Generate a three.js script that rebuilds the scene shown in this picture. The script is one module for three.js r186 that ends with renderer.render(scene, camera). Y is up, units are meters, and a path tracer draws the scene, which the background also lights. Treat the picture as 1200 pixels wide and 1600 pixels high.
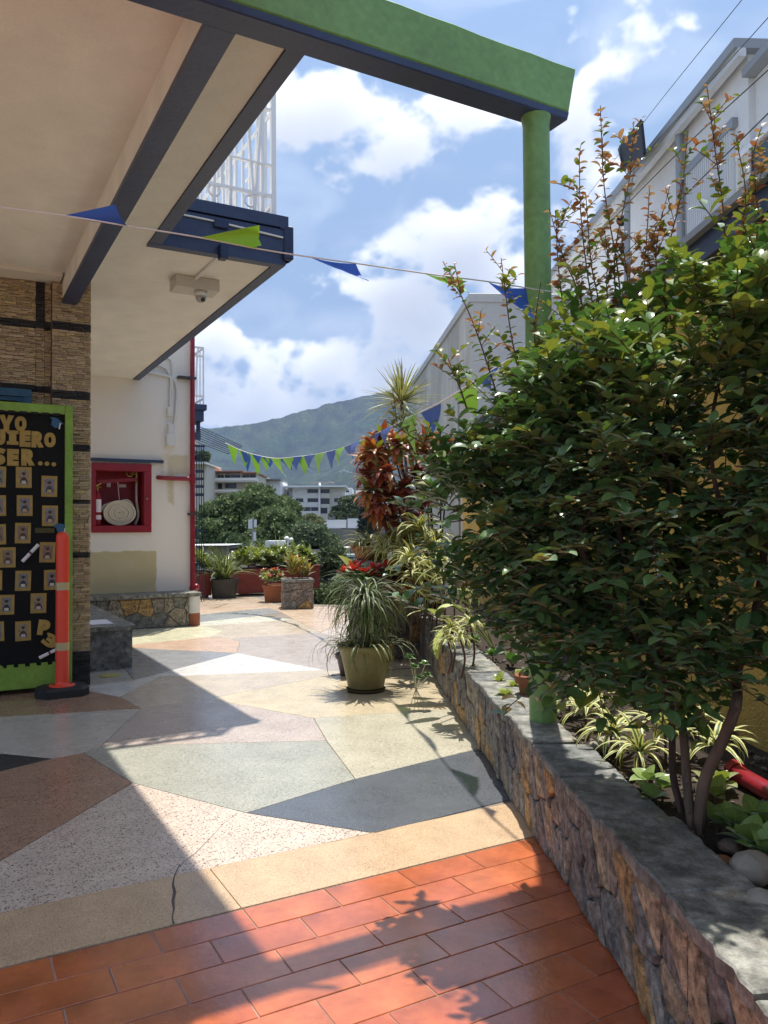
import * as THREE from 'three';
import { mergeGeometries } from 'three/addons/utils/BufferGeometryUtils.js';
import { FontLoader } from 'three/addons/loaders/FontLoader.js';
import { TextGeometry } from 'three/addons/geometries/TextGeometry.js';

// ------------------------------------------------------------ random, maths
function mulberry(a) { return () => { a |= 0; a = a + 0x6D2B79F5 | 0; let t = Math.imul(a ^ a >>> 15, 1 | a); t = t + Math.imul(t ^ t >>> 7, 61 | t) ^ t; return ((t ^ t >>> 14) >>> 0) / 4294967296; }; }
let rnd = mulberry(11);
const rr = (a, b) => a + (b - a) * rnd();
const V = (x, y, z) => new THREE.Vector3(x, y, z);
const clamp = (x, a = 0, b = 1) => Math.min(b, Math.max(a, x));
const sstep = (a, b, x) => { const t = clamp((x - a) / (b - a)); return t * t * (3 - 2 * t); };
const mix = (a, b, t) => a + (b - a) * t;

// ------------------------------------------------------------ camera, sky, sun, exposure
const scene = new THREE.Scene();
const camera = new THREE.PerspectiveCamera(65.66, 768 / 1024, 0.05, 9000);
camera.position.set(0, 1.45, 0);
camera.rotation.set(0.025, -0.5079, -0.00698, 'YXZ');
camera.updateMatrixWorld(true);
const renderer = new THREE.WebGLRenderer({ antialias: true });
renderer.setSize(768, 1024);
renderer.toneMapping = THREE.LinearToneMapping;
renderer.toneMappingExposure = 2.5;
renderer.shadowMap.enabled = true;
const SUN = V(0.159, 1, -0.207).normalize();
const sun = new THREE.DirectionalLight(new THREE.Color().setRGB(1, 0.95, 0.865), 2.7);
sun.position.copy(SUN).multiplyScalar(60); sun.castShadow = true; sun.shadow.radius = 1.3;
Object.assign(sun.shadow.camera, { left: -30, right: 30, top: 30, bottom: -30, near: 1, far: 140 });
sun.shadow.mapSize.set(4096, 4096);
scene.add(sun, sun.target);

// where a point of the photograph (1200 x 1600) lies in the place: on a level, on a plane of the house, along the planter, or at a distance
const F = 1240, EYE = camera.position;
function ray(px, py) { return V((px - 600) / F, -(py - 800) / F, -1).applyQuaternion(camera.quaternion); }
const FWD = V(0, 0, -1).applyQuaternion(camera.quaternion);
const along = (d, k) => EYE.clone().addScaledVector(d, k);
const onY = (px, py, h = 0) => { const d = ray(px, py); return along(d, (h - EYE.y) / d.y); };
const onZ = (px, py, z) => { const d = ray(px, py); return along(d, z / d.z); };
const atD = (px, py, D) => along(ray(px, py), D);
// planter axes: s runs along the low wall away from the viewer, n goes behind it
const PO = V(1.843, 0, -1.7), PT = V(.4415, 0, -.897), PN = V(.897, 0, .4415);
const sn = (s, y, n) => V(PO.x + PT.x * s + PN.x * n, y, PO.z + PT.z * s + PN.z * n);
const onN = (px, py, n) => { const d = ray(px, py); return along(d, (PO.clone().sub(EYE).dot(PN) + n) / d.dot(PN)); };
const PLANTER_TURN = Math.atan2(.897, .4415); // local x along the planter, local z towards the walk... see planterGroup

// ------------------------------------------------------------ noise
function hash2(x, y, s) { let h = Math.imul(x, 374761393) + Math.imul(y, 668265263) + Math.imul(s, 2147483647 ^ 0x5bd1e995); h = Math.imul(h ^ h >>> 13, 1274126177); return ((h ^ h >>> 16) >>> 0) / 4294967296; }
function vnoise(x, y, p, s) { // tiles with period p
  const xi = Math.floor(x), yi = Math.floor(y), fx = x - xi, fy = y - yi, u = fx * fx * (3 - 2 * fx), v = fy * fy * (3 - 2 * fy);
  const m = (k) => ((k % p) + p) % p;
  const a = hash2(m(xi), m(yi), s), b = hash2(m(xi + 1), m(yi), s), c = hash2(m(xi), m(yi + 1), s), d = hash2(m(xi + 1), m(yi + 1), s);
  return mix(mix(a, b, u), mix(c, d, u), v);
}
function fbm(x, y, p, s, oct = 4) { let f = 0, a = .5, t = 0; for (let i = 0; i < oct; i++) { f += a * vnoise(x, y, p, s + i * 17); t += a; x *= 2; y *= 2; p *= 2; a *= .5; } return f / t; }
function hash3(x, y, z) { let h = Math.imul(x, 374761393) + Math.imul(y, 668265263) + Math.imul(z, 1440662683); h = Math.imul(h ^ h >>> 13, 1274126177); return ((h ^ h >>> 16) >>> 0) / 4294967296; }
function noise3(x, y, z) {
  const xi = Math.floor(x), yi = Math.floor(y), zi = Math.floor(z); let fx = x - xi, fy = y - yi, fz = z - zi; fx = fx * fx * (3 - 2 * fx); fy = fy * fy * (3 - 2 * fy); fz = fz * fz * (3 - 2 * fz);
  const l = (k) => mix(mix(hash3(xi, yi, zi + k), hash3(xi + 1, yi, zi + k), fx), mix(hash3(xi, yi + 1, zi + k), hash3(xi + 1, yi + 1, zi + k), fx), fy);
  return mix(l(0), l(1), fz);
}
function fbm3(x, y, z, oct) { let f = 0, a = .5, t = 0; for (let i = 0; i < oct; i++) { f += a * noise3(x, y, z); t += a; x = x * 2.03 + 7.1; y = y * 2.03 + 3.7; z = z * 2.03 + 1.9; a *= .5; } return f / t; }

// ------------------------------------------------------------ the sky: air and clouds, by direction
const SKY_GAIN = 0.745;
function buildSky() {
  const W = 4096, H = 2048, data = new Float32Array(W * H * 4), half = H / 2;
  // the cumulus of the photograph: where it stands, half width and half height (in pixels of the photograph), strength
  const dirs = [
    [455, 150, 55, 40, .7], [500, 185, 70, 45, 1], [560, 215, 70, 45, 1], [610, 245, 50, 30, .8],
    [730, 385, 80, 50, 1.0], [650, 400, 70, 34, .8], [790, 360, 55, 50, .8], [690, 450, 140, 40, .9], [620, 450, 60, 24, .6], [590, 400, 40, 25, .5], [770, 430, 90, 40, .8],
    [650, 530, 40, 34, 1.15], [685, 505, 28, 28, .9], [590, 580, 70, 22, .9], [640, 575, 40, 26, .9],
    [350, 610, 90, 46, 1.0], [450, 605, 110, 42, 1.05], [530, 600, 70, 36, .9], [390, 640, 120, 30, .8], [345, 540, 75, 26, .75], [430, 545, 50, 14, .35], [320, 640, 60, 30, .9], [560, 610, 60, 20, .8],
    [890, 210, 38, 45, .8], [770, 180, 90, 22, .55], [690, 160, 50, 18, .5], [905, 330, 40, 45, .6], [930, 250, 40, 40, .55],
    [1040, 40, 100, 20, .4], [1090, 90, 60, 24, .4], [960, 110, 50, 18, .3],
  ].map(([px, py, rx, ry, k]) => { const d = ray(px, py).normalize(); return [Math.atan2(d.z, d.x), Math.asin(d.y), rx / F, ry / F, k]; });
  const VIEW = 1.063, angle = (az) => Math.abs(((az + VIEW + Math.PI * 3) % (2 * Math.PI)) - Math.PI);
  const cell = (el, az) => {
    const ce = Math.cos(el), x = ce * Math.cos(az), y = Math.sin(el), z = ce * Math.sin(az);
    const wx = fbm3(x * 6 + 3, y * 8, z * 6, 3) - .5, wy = fbm3(x * 6 + 11, y * 8 + 5, z * 6, 3) - .5;
    let cov = 0;
    for (const [a, e, rx, ry, k] of dirs) {
      let da = az - a; if (da > Math.PI) da -= 2 * Math.PI; if (da < -Math.PI) da += 2 * Math.PI; da = da * ce + wx * .04;
      const de = el - e + wy * .03, rq = (da / rx / 1.15) ** 2 + (de / (de < 0 ? ry * .8 : ry)) ** 2; if (rq < 5) cov += k * Math.exp(-rq * .9);
    }
    // away from the view: scattered cumulus of the same kind
    const far = sstep(.48, .62, fbm3(x * 2.6 + 20, y * 3.6 + 4, z * 2.6 + 9, 3)) * .9;
    cov += far * Math.max(sstep(.5, .8, angle(az)), sstep(.72, .95, el));
    cov = cov < .6 ? cov : .6 + .3 * (1 - Math.exp(-(cov - .6) / .3));
    const n = fbm3(x * 18 + wx * 2 + 9, y * 25 + wy * 2, z * 18, 7), b = 1 - Math.abs(2 * fbm3(x * 44 + 5, y * 54, z * 44, 5) - 1);
    return [Math.max(0, (n - .5) * 1.4 + (b - .6) * .28 + cov * .66 - .32), fbm3(x * 5 + wx * 5, y * 20, z * 5 + 3, 6)];
  };
  const dens = new Float32Array(W * H), veil = new Float32Array(W * H), j0 = half - 20;
  for (let j = j0; j < H; j++) {
    const el = ((j + .5) / H - .5) * Math.PI;
    for (let i = 0; i < W; i++) {
      const az = ((i + .5) / W - .5) * 2 * Math.PI, st = angle(az) < .62 && el < .8 ? 1 : 4;
      if (i % st === 0) { const [d, v] = cell(el, az); for (let k = 0; k < st && i + k < W; k++) { dens[j * W + i + k] = d; veil[j * W + i + k] = v; } }
    }
  }
  for (let j = 0; j < H; j++) for (let i = 0; i < W; i++) {
    const jj = Math.max(j, j0), el = ((j + .5) / H - .5) * Math.PI, az = ((i + .5) / W - .5) * 2 * Math.PI, p = jj * W + i, o = (j * W + i) * 4;
    const e = Math.max(el, 0), low = Math.exp(-e * 4.0), ce = Math.cos(el);
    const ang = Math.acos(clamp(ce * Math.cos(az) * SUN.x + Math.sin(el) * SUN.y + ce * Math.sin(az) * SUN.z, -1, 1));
    const glow = 1 + 2.3 * Math.exp(-ang / .36) + .35 * Math.exp(-ang / .9); // the air is brighter towards the sun, strengthened to add fill light
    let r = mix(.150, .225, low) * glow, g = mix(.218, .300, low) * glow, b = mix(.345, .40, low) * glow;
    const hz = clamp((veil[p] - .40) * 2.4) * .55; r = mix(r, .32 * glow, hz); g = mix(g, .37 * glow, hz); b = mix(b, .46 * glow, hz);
    const d = dens[p];
    if (d > 0) {
      let above = 0, tot = 0; for (let k = 1; k <= 14; k++) for (let q = -2; q <= 2; q++) { above += dens[Math.min(H - 1, jj + k * 4) * W + (i + q * 5 + k + W) % W]; tot++; }
      above = above / tot * 14;
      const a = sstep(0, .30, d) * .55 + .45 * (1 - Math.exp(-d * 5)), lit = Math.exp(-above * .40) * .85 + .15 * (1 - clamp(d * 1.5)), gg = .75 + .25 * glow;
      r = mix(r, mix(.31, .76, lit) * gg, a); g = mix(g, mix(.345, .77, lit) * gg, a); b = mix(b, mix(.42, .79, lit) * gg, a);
    }
    if (el < 0) { r = .3; g = .33; b = .34; }
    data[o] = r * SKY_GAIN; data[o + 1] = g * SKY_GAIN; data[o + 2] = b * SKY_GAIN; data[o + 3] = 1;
  }
  const t = new THREE.DataTexture(data, W, H, THREE.RGBAFormat, THREE.FloatType);
  t.mapping = THREE.EquirectangularReflectionMapping; t.magFilter = THREE.LinearFilter; t.minFilter = THREE.LinearFilter; t.needsUpdate = true;
  return t;
}
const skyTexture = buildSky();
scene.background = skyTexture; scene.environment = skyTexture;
scene.fog = new THREE.FogExp2(new THREE.Color().setRGB(.36, .54, .95), 0.00009);

// ------------------------------------------------------------ naming
const used = new Map();
function numbered(name) { const k = used.get(name) || 0; used.set(name, k + 1); return k ? `${name}_${String(k).padStart(3, '0')}` : name; }
function shadows(o) { o.castShadow = true; o.receiveShadow = true; return o; }
function thing(name, label, category, pos = V(0, 0, 0), group) {
  const o = new THREE.Group(); o.name = numbered(name); o.position.copy(pos); scene.add(o);
  o.userData = { label, category }; if (group) o.userData.group = group; return o;
}
function struct(name, label, pos = V(0, 0, 0)) { const o = new THREE.Group(); o.name = numbered(name); o.position.copy(pos); scene.add(o); o.userData = { kind: 'structure' }; if (label) o.userData.label = label; return o; }
// part in the thing's own axes; partW takes geometry written in world axes
function part(name, geo, mat, parent, at) { const m = shadows(new THREE.Mesh(geo, mat)); m.name = name; if (at) m.position.copy(at); parent.add(m); return m; }
function rootPos(p) { const v = V(0, 0, 0); for (let o = p; o && o !== scene; o = o.parent) v.add(o.position); return v; }
function partW(name, geo, mat, parent) { const m = part(name, geo, mat, parent); m.position.copy(rootPos(parent)).negate(); return m; }
const stuff = (m) => { m.userData.kind = 'stuff'; return m; };

// ------------------------------------------------------------ geometry helpers
function muv(geo, s = 1) { // uv in metres from position and normal
  const g = geo.index ? geo.toNonIndexed() : geo; if (!g.attributes.normal) g.computeVertexNormals();
  const p = g.attributes.position, n = g.attributes.normal, uv = new Float32Array(p.count * 2);
  for (let i = 0; i < p.count; i += 3) {
    let nx = 0, ny = 0, nz = 0; for (let k = 0; k < 3; k++) { nx += n.getX(i + k); ny += n.getY(i + k); nz += n.getZ(i + k); }
    nx = Math.abs(nx); ny = Math.abs(ny); nz = Math.abs(nz);
    for (let k = 0; k < 3; k++) {
      const j = i + k, x = p.getX(j), y = p.getY(j), z = p.getZ(j);
      const [u, v] = ny >= nx && ny >= nz ? [x, z] : nx >= nz ? [z, y] : [x, y];
      uv[j * 2] = u * s; uv[j * 2 + 1] = v * s;
    }
  }
  g.setAttribute('uv', new THREE.BufferAttribute(uv, 2)); return g;
}
const box = (x0, x1, y0, y1, z0, z1) => muv(new THREE.BoxGeometry(x1 - x0, y1 - y0, z1 - z0).translate((x0 + x1) / 2, (y0 + y1) / 2, (z0 + z1) / 2));
function chamfer(x0, x1, y0, y1, z0, z1, b) { // box with chamfered long edges (outline in x, y)
  const pts = [[x0 + b, y0], [x1 - b, y0], [x1, y0 + b], [x1, y1 - b], [x1 - b, y1], [x0 + b, y1], [x0, y1 - b], [x0, y0 + b]];
  return prismZ(pts, z0, z1, b);
}
// polygon (2D points, any winding) extruded with chamfered top: returns geometry with outline in (x, y) and depth along +z from 0 to t
function bevelPoly(pts, t, bev = .003, inset = 0, back = false) {
  let P = pts.map((p) => new THREE.Vector2(p[0], p[1])); if (THREE.ShapeUtils.isClockWise(P)) P.reverse();
  const off = (Q, d) => Q.map((p, i) => { // move each vertex inward by d
    const a = Q[(i + Q.length - 1) % Q.length], b = Q[(i + 1) % Q.length];
    const e1 = p.clone().sub(a).normalize(), e2 = b.clone().sub(p).normalize(), n1 = new THREE.Vector2(-e1.y, e1.x), n2 = new THREE.Vector2(-e2.y, e2.x);
    const m = n1.clone().add(n2); const l = m.length() || 1; m.divideScalar(l); const k = d / Math.max(.35, m.dot(n1)); return p.clone().addScaledVector(m, k);
  });
  if (inset) P = off(P, inset);
  const T = off(P, bev), pos = [];
  const tri = (a, b, c) => pos.push(...a, ...b, ...c);
  for (const [a, b, c] of THREE.ShapeUtils.triangulateShape(T, [])) tri([T[a].x, T[a].y, t], [T[b].x, T[b].y, t], [T[c].x, T[c].y, t]);
  for (let i = 0; i < P.length; i++) {
    const j = (i + 1) % P.length, a = P[i], b = P[j], c = T[j], d = T[i], h = t - bev;
    tri([a.x, a.y, h], [b.x, b.y, h], [c.x, c.y, t]); tri([a.x, a.y, h], [c.x, c.y, t], [d.x, d.y, t]);
    tri([a.x, a.y, 0], [b.x, b.y, 0], [b.x, b.y, h]); tri([a.x, a.y, 0], [b.x, b.y, h], [a.x, a.y, h]);
  }
  if (back) for (const [a, b, c] of THREE.ShapeUtils.triangulateShape(P, [])) tri([P[a].x, P[a].y, 0], [P[c].x, P[c].y, 0], [P[b].x, P[b].y, 0]);
  const g = new THREE.BufferGeometry(); g.setAttribute('position', new THREE.Float32BufferAttribute(pos, 3)); g.computeVertexNormals(); return g;
}
function prismZ(pts, z0, z1, bev = 0) { return muv(bevelPoly(pts, z1 - z0, bev || 1e-4, 0, true).translate(0, 0, z0)); }
// footprint in (x, z) raised from y0 to y1
function prismY(pts, y0, y1, bev = 1e-4) { const g = bevelPoly(pts.map(([x, z]) => [x, -z]), y1 - y0, bev, 0, true); g.rotateX(-Math.PI / 2); g.translate(0, y0, 0); g.computeVertexNormals(); return muv(g); }
function bar(a, b, r, sides = 8, r2 = r) { // straight bar between two points
  const d = b.clone().sub(a), g = new THREE.CylinderGeometry(r2, r, d.length(), sides, 1); g.translate(0, d.length() / 2, 0);
  g.applyQuaternion(new THREE.Quaternion().setFromUnitVectors(V(0, 1, 0), d.normalize())); g.translate(a.x, a.y, a.z); return g;
}
function flatbar(a, b, w, t, face = V(0, 0, 1)) { // rectangular bar, w across, t along face
  const d = b.clone().sub(a), L = d.length(); d.normalize(); const side = d.clone().cross(face).normalize(), f = side.clone().cross(d).normalize();
  const g = new THREE.BoxGeometry(w, L, t); g.translate(0, L / 2, 0); g.applyMatrix4(new THREE.Matrix4().makeBasis(side, d, f)); g.translate(a.x, a.y, a.z); return muv(g);
}
function tube(pts, r, seg = 40, sides = 8, taper = null, closed = false) {
  const c = new THREE.CatmullRomCurve3(pts, closed); const g = new THREE.TubeGeometry(c, seg, r, sides, closed);
  if (taper) { const p = g.attributes.position, v = V(0, 0, 0), q = V(0, 0, 0); for (let i = 0; i <= seg; i++) { c.getPointAt(i / seg, q); const k = taper(i / seg); for (let j = 0; j <= sides; j++) { const n = i * (sides + 1) + j; v.fromBufferAttribute(p, n).sub(q).multiplyScalar(k).add(q); p.setXYZ(n, v.x, v.y, v.z); } } g.computeVertexNormals(); }
  return g;
}
function lathe(prof, seg = 40) { return new THREE.LatheGeometry(prof.map(([r, y]) => new THREE.Vector2(r, y)), seg); }
const merge = (list) => mergeGeometries(list.map((g) => { const h = g.index ? g.toNonIndexed() : g.clone(); for (const k of Object.keys(h.attributes)) if (!['position', 'normal', 'uv'].includes(k)) h.deleteAttribute(k); if (!h.attributes.uv) h.setAttribute('uv', new THREE.BufferAttribute(new Float32Array(h.attributes.position.count * 2), 2)); return h; }), false);
// ------------------------------------------------------------ textures
function tex(w, h, fn, srgb = true, repeat = true) {
  const d = new Uint8Array(w * h * 4); for (let y = 0; y < h; y++) for (let x = 0; x < w; x++) { const c = fn(x / w, y / h, x, y), o = (y * w + x) * 4; if (typeof c === 'number') d[o] = d[o + 1] = d[o + 2] = clamp(c) * 255; else { d[o] = clamp(c[0]) * 255; d[o + 1] = clamp(c[1]) * 255; d[o + 2] = clamp(c[2]) * 255; } d[o + 3] = 255; }
  const t = new THREE.DataTexture(d, w, h); if (repeat) t.wrapS = t.wrapT = THREE.RepeatWrapping; t.magFilter = THREE.LinearFilter; t.minFilter = THREE.LinearFilter; if (srgb) t.colorSpace = THREE.SRGBColorSpace; t.needsUpdate = true; return t;
}
const rep = (t, k, l = k) => { const c = t.clone(); c.repeat.set(k, l); c.needsUpdate = true; return c; };
const C = (r, g, b) => new THREE.Color().setRGB(r, g, b);
const S = (o) => new THREE.MeshStandardMaterial({ side: THREE.DoubleSide, ...o });
const P = (o) => new THREE.MeshPhysicalMaterial({ side: THREE.DoubleSide, ...o });
const T = {};
T.mottle = tex(512, 512, (u, v) => .86 + .2 * (fbm(u * 6, v * 6, 6, 1, 6) - .5) + .12 * (fbm(u * 40, v * 40, 40, 5, 3) - .5));
T.grain = tex(512, 512, (u, v) => .5 * fbm(u * 60, v * 60, 60, 3, 3) + .5 * fbm(u * 12, v * 12, 12, 8, 4), false);
T.plaster = tex(512, 512, (u, v) => .93 + .09 * (fbm(u * 5, v * 5, 5, 31, 6) - .5) + .03 * (vnoise(u * 128, v * 128, 128, 4) - .5));
T.stucco = tex(512, 512, (u, v) => { const n = fbm(u * 46, v * 46, 46, 7, 3); return .5 + .9 * (n - .5); }, false);
// terrazzo: chips of stone in a fine matrix; two sizes of chip
function chips(N, cells, dens, seed) {
  const pts = []; const r = mulberry(seed);
  for (let j = 0; j < cells; j++) for (let i = 0; i < cells; i++) pts.push([i + r(), j + r(), .18 + .34 * r(), r(), r() * 3.14, .45 + .5 * r()]);
  return (u, v) => { const x = u * cells, y = v * cells, xi = Math.floor(x), yi = Math.floor(y); for (let dj = -1; dj <= 1; dj++) for (let di = -1; di <= 1; di++) { const a = ((xi + di) % cells + cells) % cells, b = ((yi + dj) % cells + cells) % cells, p = pts[b * cells + a]; if (p[3] > dens) continue; let dx = x - (p[0] + (xi + di - a)), dy = y - (p[1] + (yi + dj - b)); const c = Math.cos(p[4]), s = Math.sin(p[4]), e = (dx * c + dy * s) / p[2], f = (-dx * s + dy * c) / (p[2] * p[5]); if (e * e + f * f < 1) return p[3] / dens; } return -1; };
}
const chA = chips(1024, 64, .62, 5), chB = chips(1024, 150, .7, 9);
T.terrDark = tex(1024, 1024, (u, v) => { const a = chA(u, v), m = .92 + .12 * (fbm(u * 8, v * 8, 8, 41, 5) - .5) + .1 * (vnoise(u * 300, v * 300, 300, 2) - .5); if (a < 0) return m; if (a < .4) return [.34 + a * .3, .31 + a * .3, .30 + a * .3]; if (a < .75) return [m * .72, m * .67, m * .64]; return [Math.min(1, m * 1.12), m * 1.08, m * 1.02]; });
T.terrFine = tex(1024, 1024, (u, v) => { const a = chB(u, v), m = .88 + .14 * (fbm(u * 7, v * 7, 7, 51, 5) - .5); if (a < 0) return m; if (a < .35) return m * .66; if (a < .6) return m * .84; return Math.min(1, m * 1.18); });
T.terrWorn = tex(512, 512, (u, v) => .45 + .4 * (fbm(u * 5, v * 5, 5, 77, 5) - .2), false);
T.slate = tex(512, 512, (u, v) => { const n = fbm(u * 7, v * 7, 7, 61, 6), m = fbm(u * 26, v * 26, 26, 66, 5), f = vnoise(u * 180, v * 180, 180, 67), l = .68 + .45 * (n - .5) + .62 * (m - .5) + .16 * (f - .5); const w = sstep(.6, .75, fbm(u * 5, v * 5, 5, 91, 4)) * .16; return [l + w * 1.1, l * 1.0 + w * .9, l * .98 + w * .6]; });
T.slateB = tex(512, 512, (u, v) => { const n = fbm(u * 5, v * 9, 5 , 61, 6); const q = Math.floor(n * 9) / 9; return .55 * q + .3 * n + .15 * fbm(u * 60, v * 60, 60, 62, 3); }, false);
T.concrete = tex(512, 512, (u, v) => { const s = fbm(u * 48, v * 2, 48, 13, 5), n = fbm(u * 6, v * 6, 6, 14, 6); const l = .88 + .24 * (n - .5) - .08 * sstep(.5, .85, s); return [l, l * .985, l * .95]; });
T.bark = tex(256, 256, (u, v) => .7 + .7 * (fbm(u * 16, v * 5, 16, 23, 5) - .5));
T.tile = tex(512, 512, (u, v) => { const n = fbm(u * 4, v * 4, 4, 71, 6), m = fbm(u * 30, v * 30, 30, 72, 3), l = .86 + .34 * (n - .5) + .1 * (m - .5); return [l, l * (.97 + .06 * (m - .5)), l * .95]; });
T.tileR = tex(512, 512, (u, v) => .42 + .55 * (fbm(u * 6, v * 6, 6, 73, 5) - .42), false);
T.forest = tex(512, 512, (u, v) => { const n = fbm(u * 40, v * 40, 40, 81, 4), m = fbm(u * 5, v * 5, 5, 83, 5); const l = .62 + .8 * (n - .5) + .6 * (m - .5); return [l, l, l * .95]; });
T.varieg = tex(64, 128, (u, v) => { const d = Math.abs(u - .5) * 2, n = .14 * (fbm(u * 10, v * 2, 16, 3, 3) - .5); const g = d + n < .42; const s = .06 * Math.sin(u * 60); return g ? [.30 + s, .42 + s, .14] : [.86 + s, .84 + s, .52]; }, true, false);
T.dumb = tex(128, 256, (u, v) => { const d = Math.abs(u - .5) * 2, f = Math.abs((((v * 9 - d * 1.6) % 1) + 1) % 1 - .5); return d > .86 ? [.30, .43, .10] : f < .07 ? [.52, .60, .22] : [.74, .76, .36]; }, true, false);
T.leaf = tex(128, 128, (u, v) => { const d = Math.abs(u - .5) * 2, f = Math.abs((((v * 7 - d * 1.7) % 1) + 1) % 1 - .5); const m = .9 + .12 * (fbm(u * 6, v * 6, 6, 3, 3) - .5); return d < .07 ? [m, m, m * .7] : f < .06 ? [m, m, m * .85] : [m * .86, m * .88, m * .84]; }, true, false);
// the pale fire-hose wall: patches of older paint
T.patched = tex(1024, 1024, (u, v) => {
  // u: x 1.9 .. 3.6, v: y 0.4 .. 5
  const x = 1.6 + u * 2.0, y = .4 + v * 4.6, w = .02 * (fbm(u * 20, v * 40, 64, 5, 4) - .5) * 2;
  let m = .95 + .05 * (fbm(u * 4, v * 8, 16, 15, 5) - .5);
  let c = [m, m * .985, m * .955];
  const inb = (a, b, d, e, s = .012) => sstep(-s, s, x + w - a) * sstep(-s, s, b - x - w) * sstep(-s, s, y + w - d) * sstep(-s, s, e - y - w);
  let k = inb(1.2, 2.98, .3, 1.17, .012) * (.86 + .25 * (fbm(u * 12, v * 24, 64, 25, 4) - .5));
  k = Math.max(k, .55 * inb(3.06, 3.5, 2.4, 2.72, .03) * sstep(.35, .6, fbm(u * 9, v * 20, 32, 27, 4)), .6 * inb(3.16, 3.27, 1.9, 2.75, .03) * sstep(.35, .55, fbm(u * 9, v * 16, 32, 28, 4)));
  c = c.map((q, i) => mix(q, [.78, .73, .56][i], k));
  return c;
}, true, false);

// ------------------------------------------------------------ materials
const M = {
  cream: S({ color: C(.90, .87, .785), map: T.plaster, roughness: .85, bumpMap: T.grain, bumpScale: .0015 }),
  creamDeep: S({ color: C(.88, .82, .72), map: T.plaster, roughness: .85 }),
  wallPatched: S({ color: C(.93, .91, .87), map: T.patched, roughness: .8, bumpMap: T.grain, bumpScale: .001 }),
  navy: S({ color: C(.035, .058, .14), map: T.mottle, roughness: .42, bumpMap: T.grain, bumpScale: .002 }),
  navyDark: S({ color: C(.012, .03, .10), roughness: .45, map: T.mottle }),
  green: S({ color: C(.235, .455, .135), map: T.mottle, roughness: .42, bumpMap: T.grain, bumpScale: .0016 }),
  lime: S({ color: C(.30, .52, .07), roughness: .5, map: T.mottle }),
  whiteMetal: S({ color: C(.82, .82, .82), roughness: .4 }),
  white: S({ color: C(.80, .79, .76), roughness: .8, map: T.plaster }),
  red: S({ color: C(.36, .012, .03), roughness: .35, map: T.mottle }),
  redDeep: S({ color: C(.30, .012, .022), roughness: .5 }),
  pvc: S({ color: C(.72, .71, .67), roughness: .5 }),
  black: S({ color: C(.006, .006, .008), roughness: .7 }),
  rubber: S({ color: C(.018, .018, .02), roughness: .65, bumpMap: T.grain, bumpScale: .001 }),
  gold: S({ color: C(.55, .37, .09), roughness: .6, map: T.mottle }),
  orange: S({ color: C(.86, .075, .035), roughness: .38 }),
  band: S({ color: C(.52, .43, .22), roughness: .35 }),
  grout: S({ color: C(.34, .30, .26), roughness: .9, map: T.mottle }),
  joint: S({ color: C(.10, .085, .075), roughness: .9 }),
  soil: S({ color: C(.045, .03, .02), roughness: 1, map: T.mottle, bumpMap: T.grain, bumpScale: .02 }),
  yellow: S({ color: C(.80, .52, .12), map: rep(T.mottle, 1.5), roughness: .9, bumpMap: rep(T.stucco, 2.2), bumpScale: .009 }),
  concrete: S({ color: C(.78, .76, .72), map: rep(T.concrete, .22), roughness: .95 }),
  concreteLight: S({ color: C(.70, .69, .66), map: rep(T.plaster, .2), roughness: .95 }),
  houseWhite: S({ color: C(.88, .87, .84), map: rep(T.plaster, .15), roughness: .9 }),
  corrugated: S({ color: C(.74, .75, .75), roughness: .6, map: rep(T.plaster, .5) }),
  greyMetal: S({ color: C(.32, .33, .34), roughness: .5, metalness: .3 }),
  steel: S({ color: C(.55, .55, .53), roughness: .3, metalness: .9 }),
  brass: S({ color: C(.5, .36, .12), roughness: .35, metalness: .9 }),
  darkGlass: S({ color: C(.03, .035, .04), roughness: .12 }),
  hose: S({ color: C(.62, .57, .44), roughness: .9, bumpMap: T.grain, bumpScale: .002 }),
  paper: S({ color: C(.80, .78, .80), roughness: .8 }),
  blueFrame: S({ color: C(.035, .14, .27), roughness: .5, map: T.mottle }),
  terracottaPot: S({ color: C(.36, .12, .05), roughness: .75, map: T.mottle, bumpMap: T.grain, bumpScale: .002 }),
  redPot: S({ color: C(.33, .055, .035), roughness: .6, map: T.mottle }),
  darkPot: S({ color: C(.035, .033, .03), roughness: .5 }),
  olivePot: S({ color: C(.20, .175, .06), roughness: .42, map: T.mottle, bumpMap: T.grain, bumpScale: .001 }),
  bark: S({ color: C(.27, .185, .13), map: T.bark, roughness: .95, bumpMap: T.bark, bumpScale: .006 }),
  barkDark: S({ color: C(.17, .10, .075), map: T.bark, roughness: .95, bumpMap: T.bark, bumpScale: .004 }),
  twig: S({ color: C(.10, .05, .03), roughness: .85 }),
  pebble: S({ color: C(.40, .365, .30), map: T.mottle, roughness: .8 }),
  cable: S({ color: C(.012, .012, .014), roughness: .6 }),
  string: S({ color: C(.72, .70, .66), roughness: .9 }),
};
const slateTones = [[.33, .335, .315], [.26, .275, .265], [.39, .385, .35], [.29, .30, .305]].map((c) => S({ color: C(...c), map: T.slate, roughness: .66, bumpMap: T.slateB, bumpScale: .014 }));
const stoneTones = [[.27, .235, .205], [.22, .20, .19], [.33, .285, .23], [.19, .18, .18], [.46, .29, .13], [.29, .245, .215], [.42, .33, .22], [.25, .25, .235]].map((c) => S({ color: C(...c.map((q) => q * 1.6)), map: rep(T.slate, 2), roughness: .85, bumpMap: rep(T.slateB, 2.5), bumpScale: .009 }));
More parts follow.
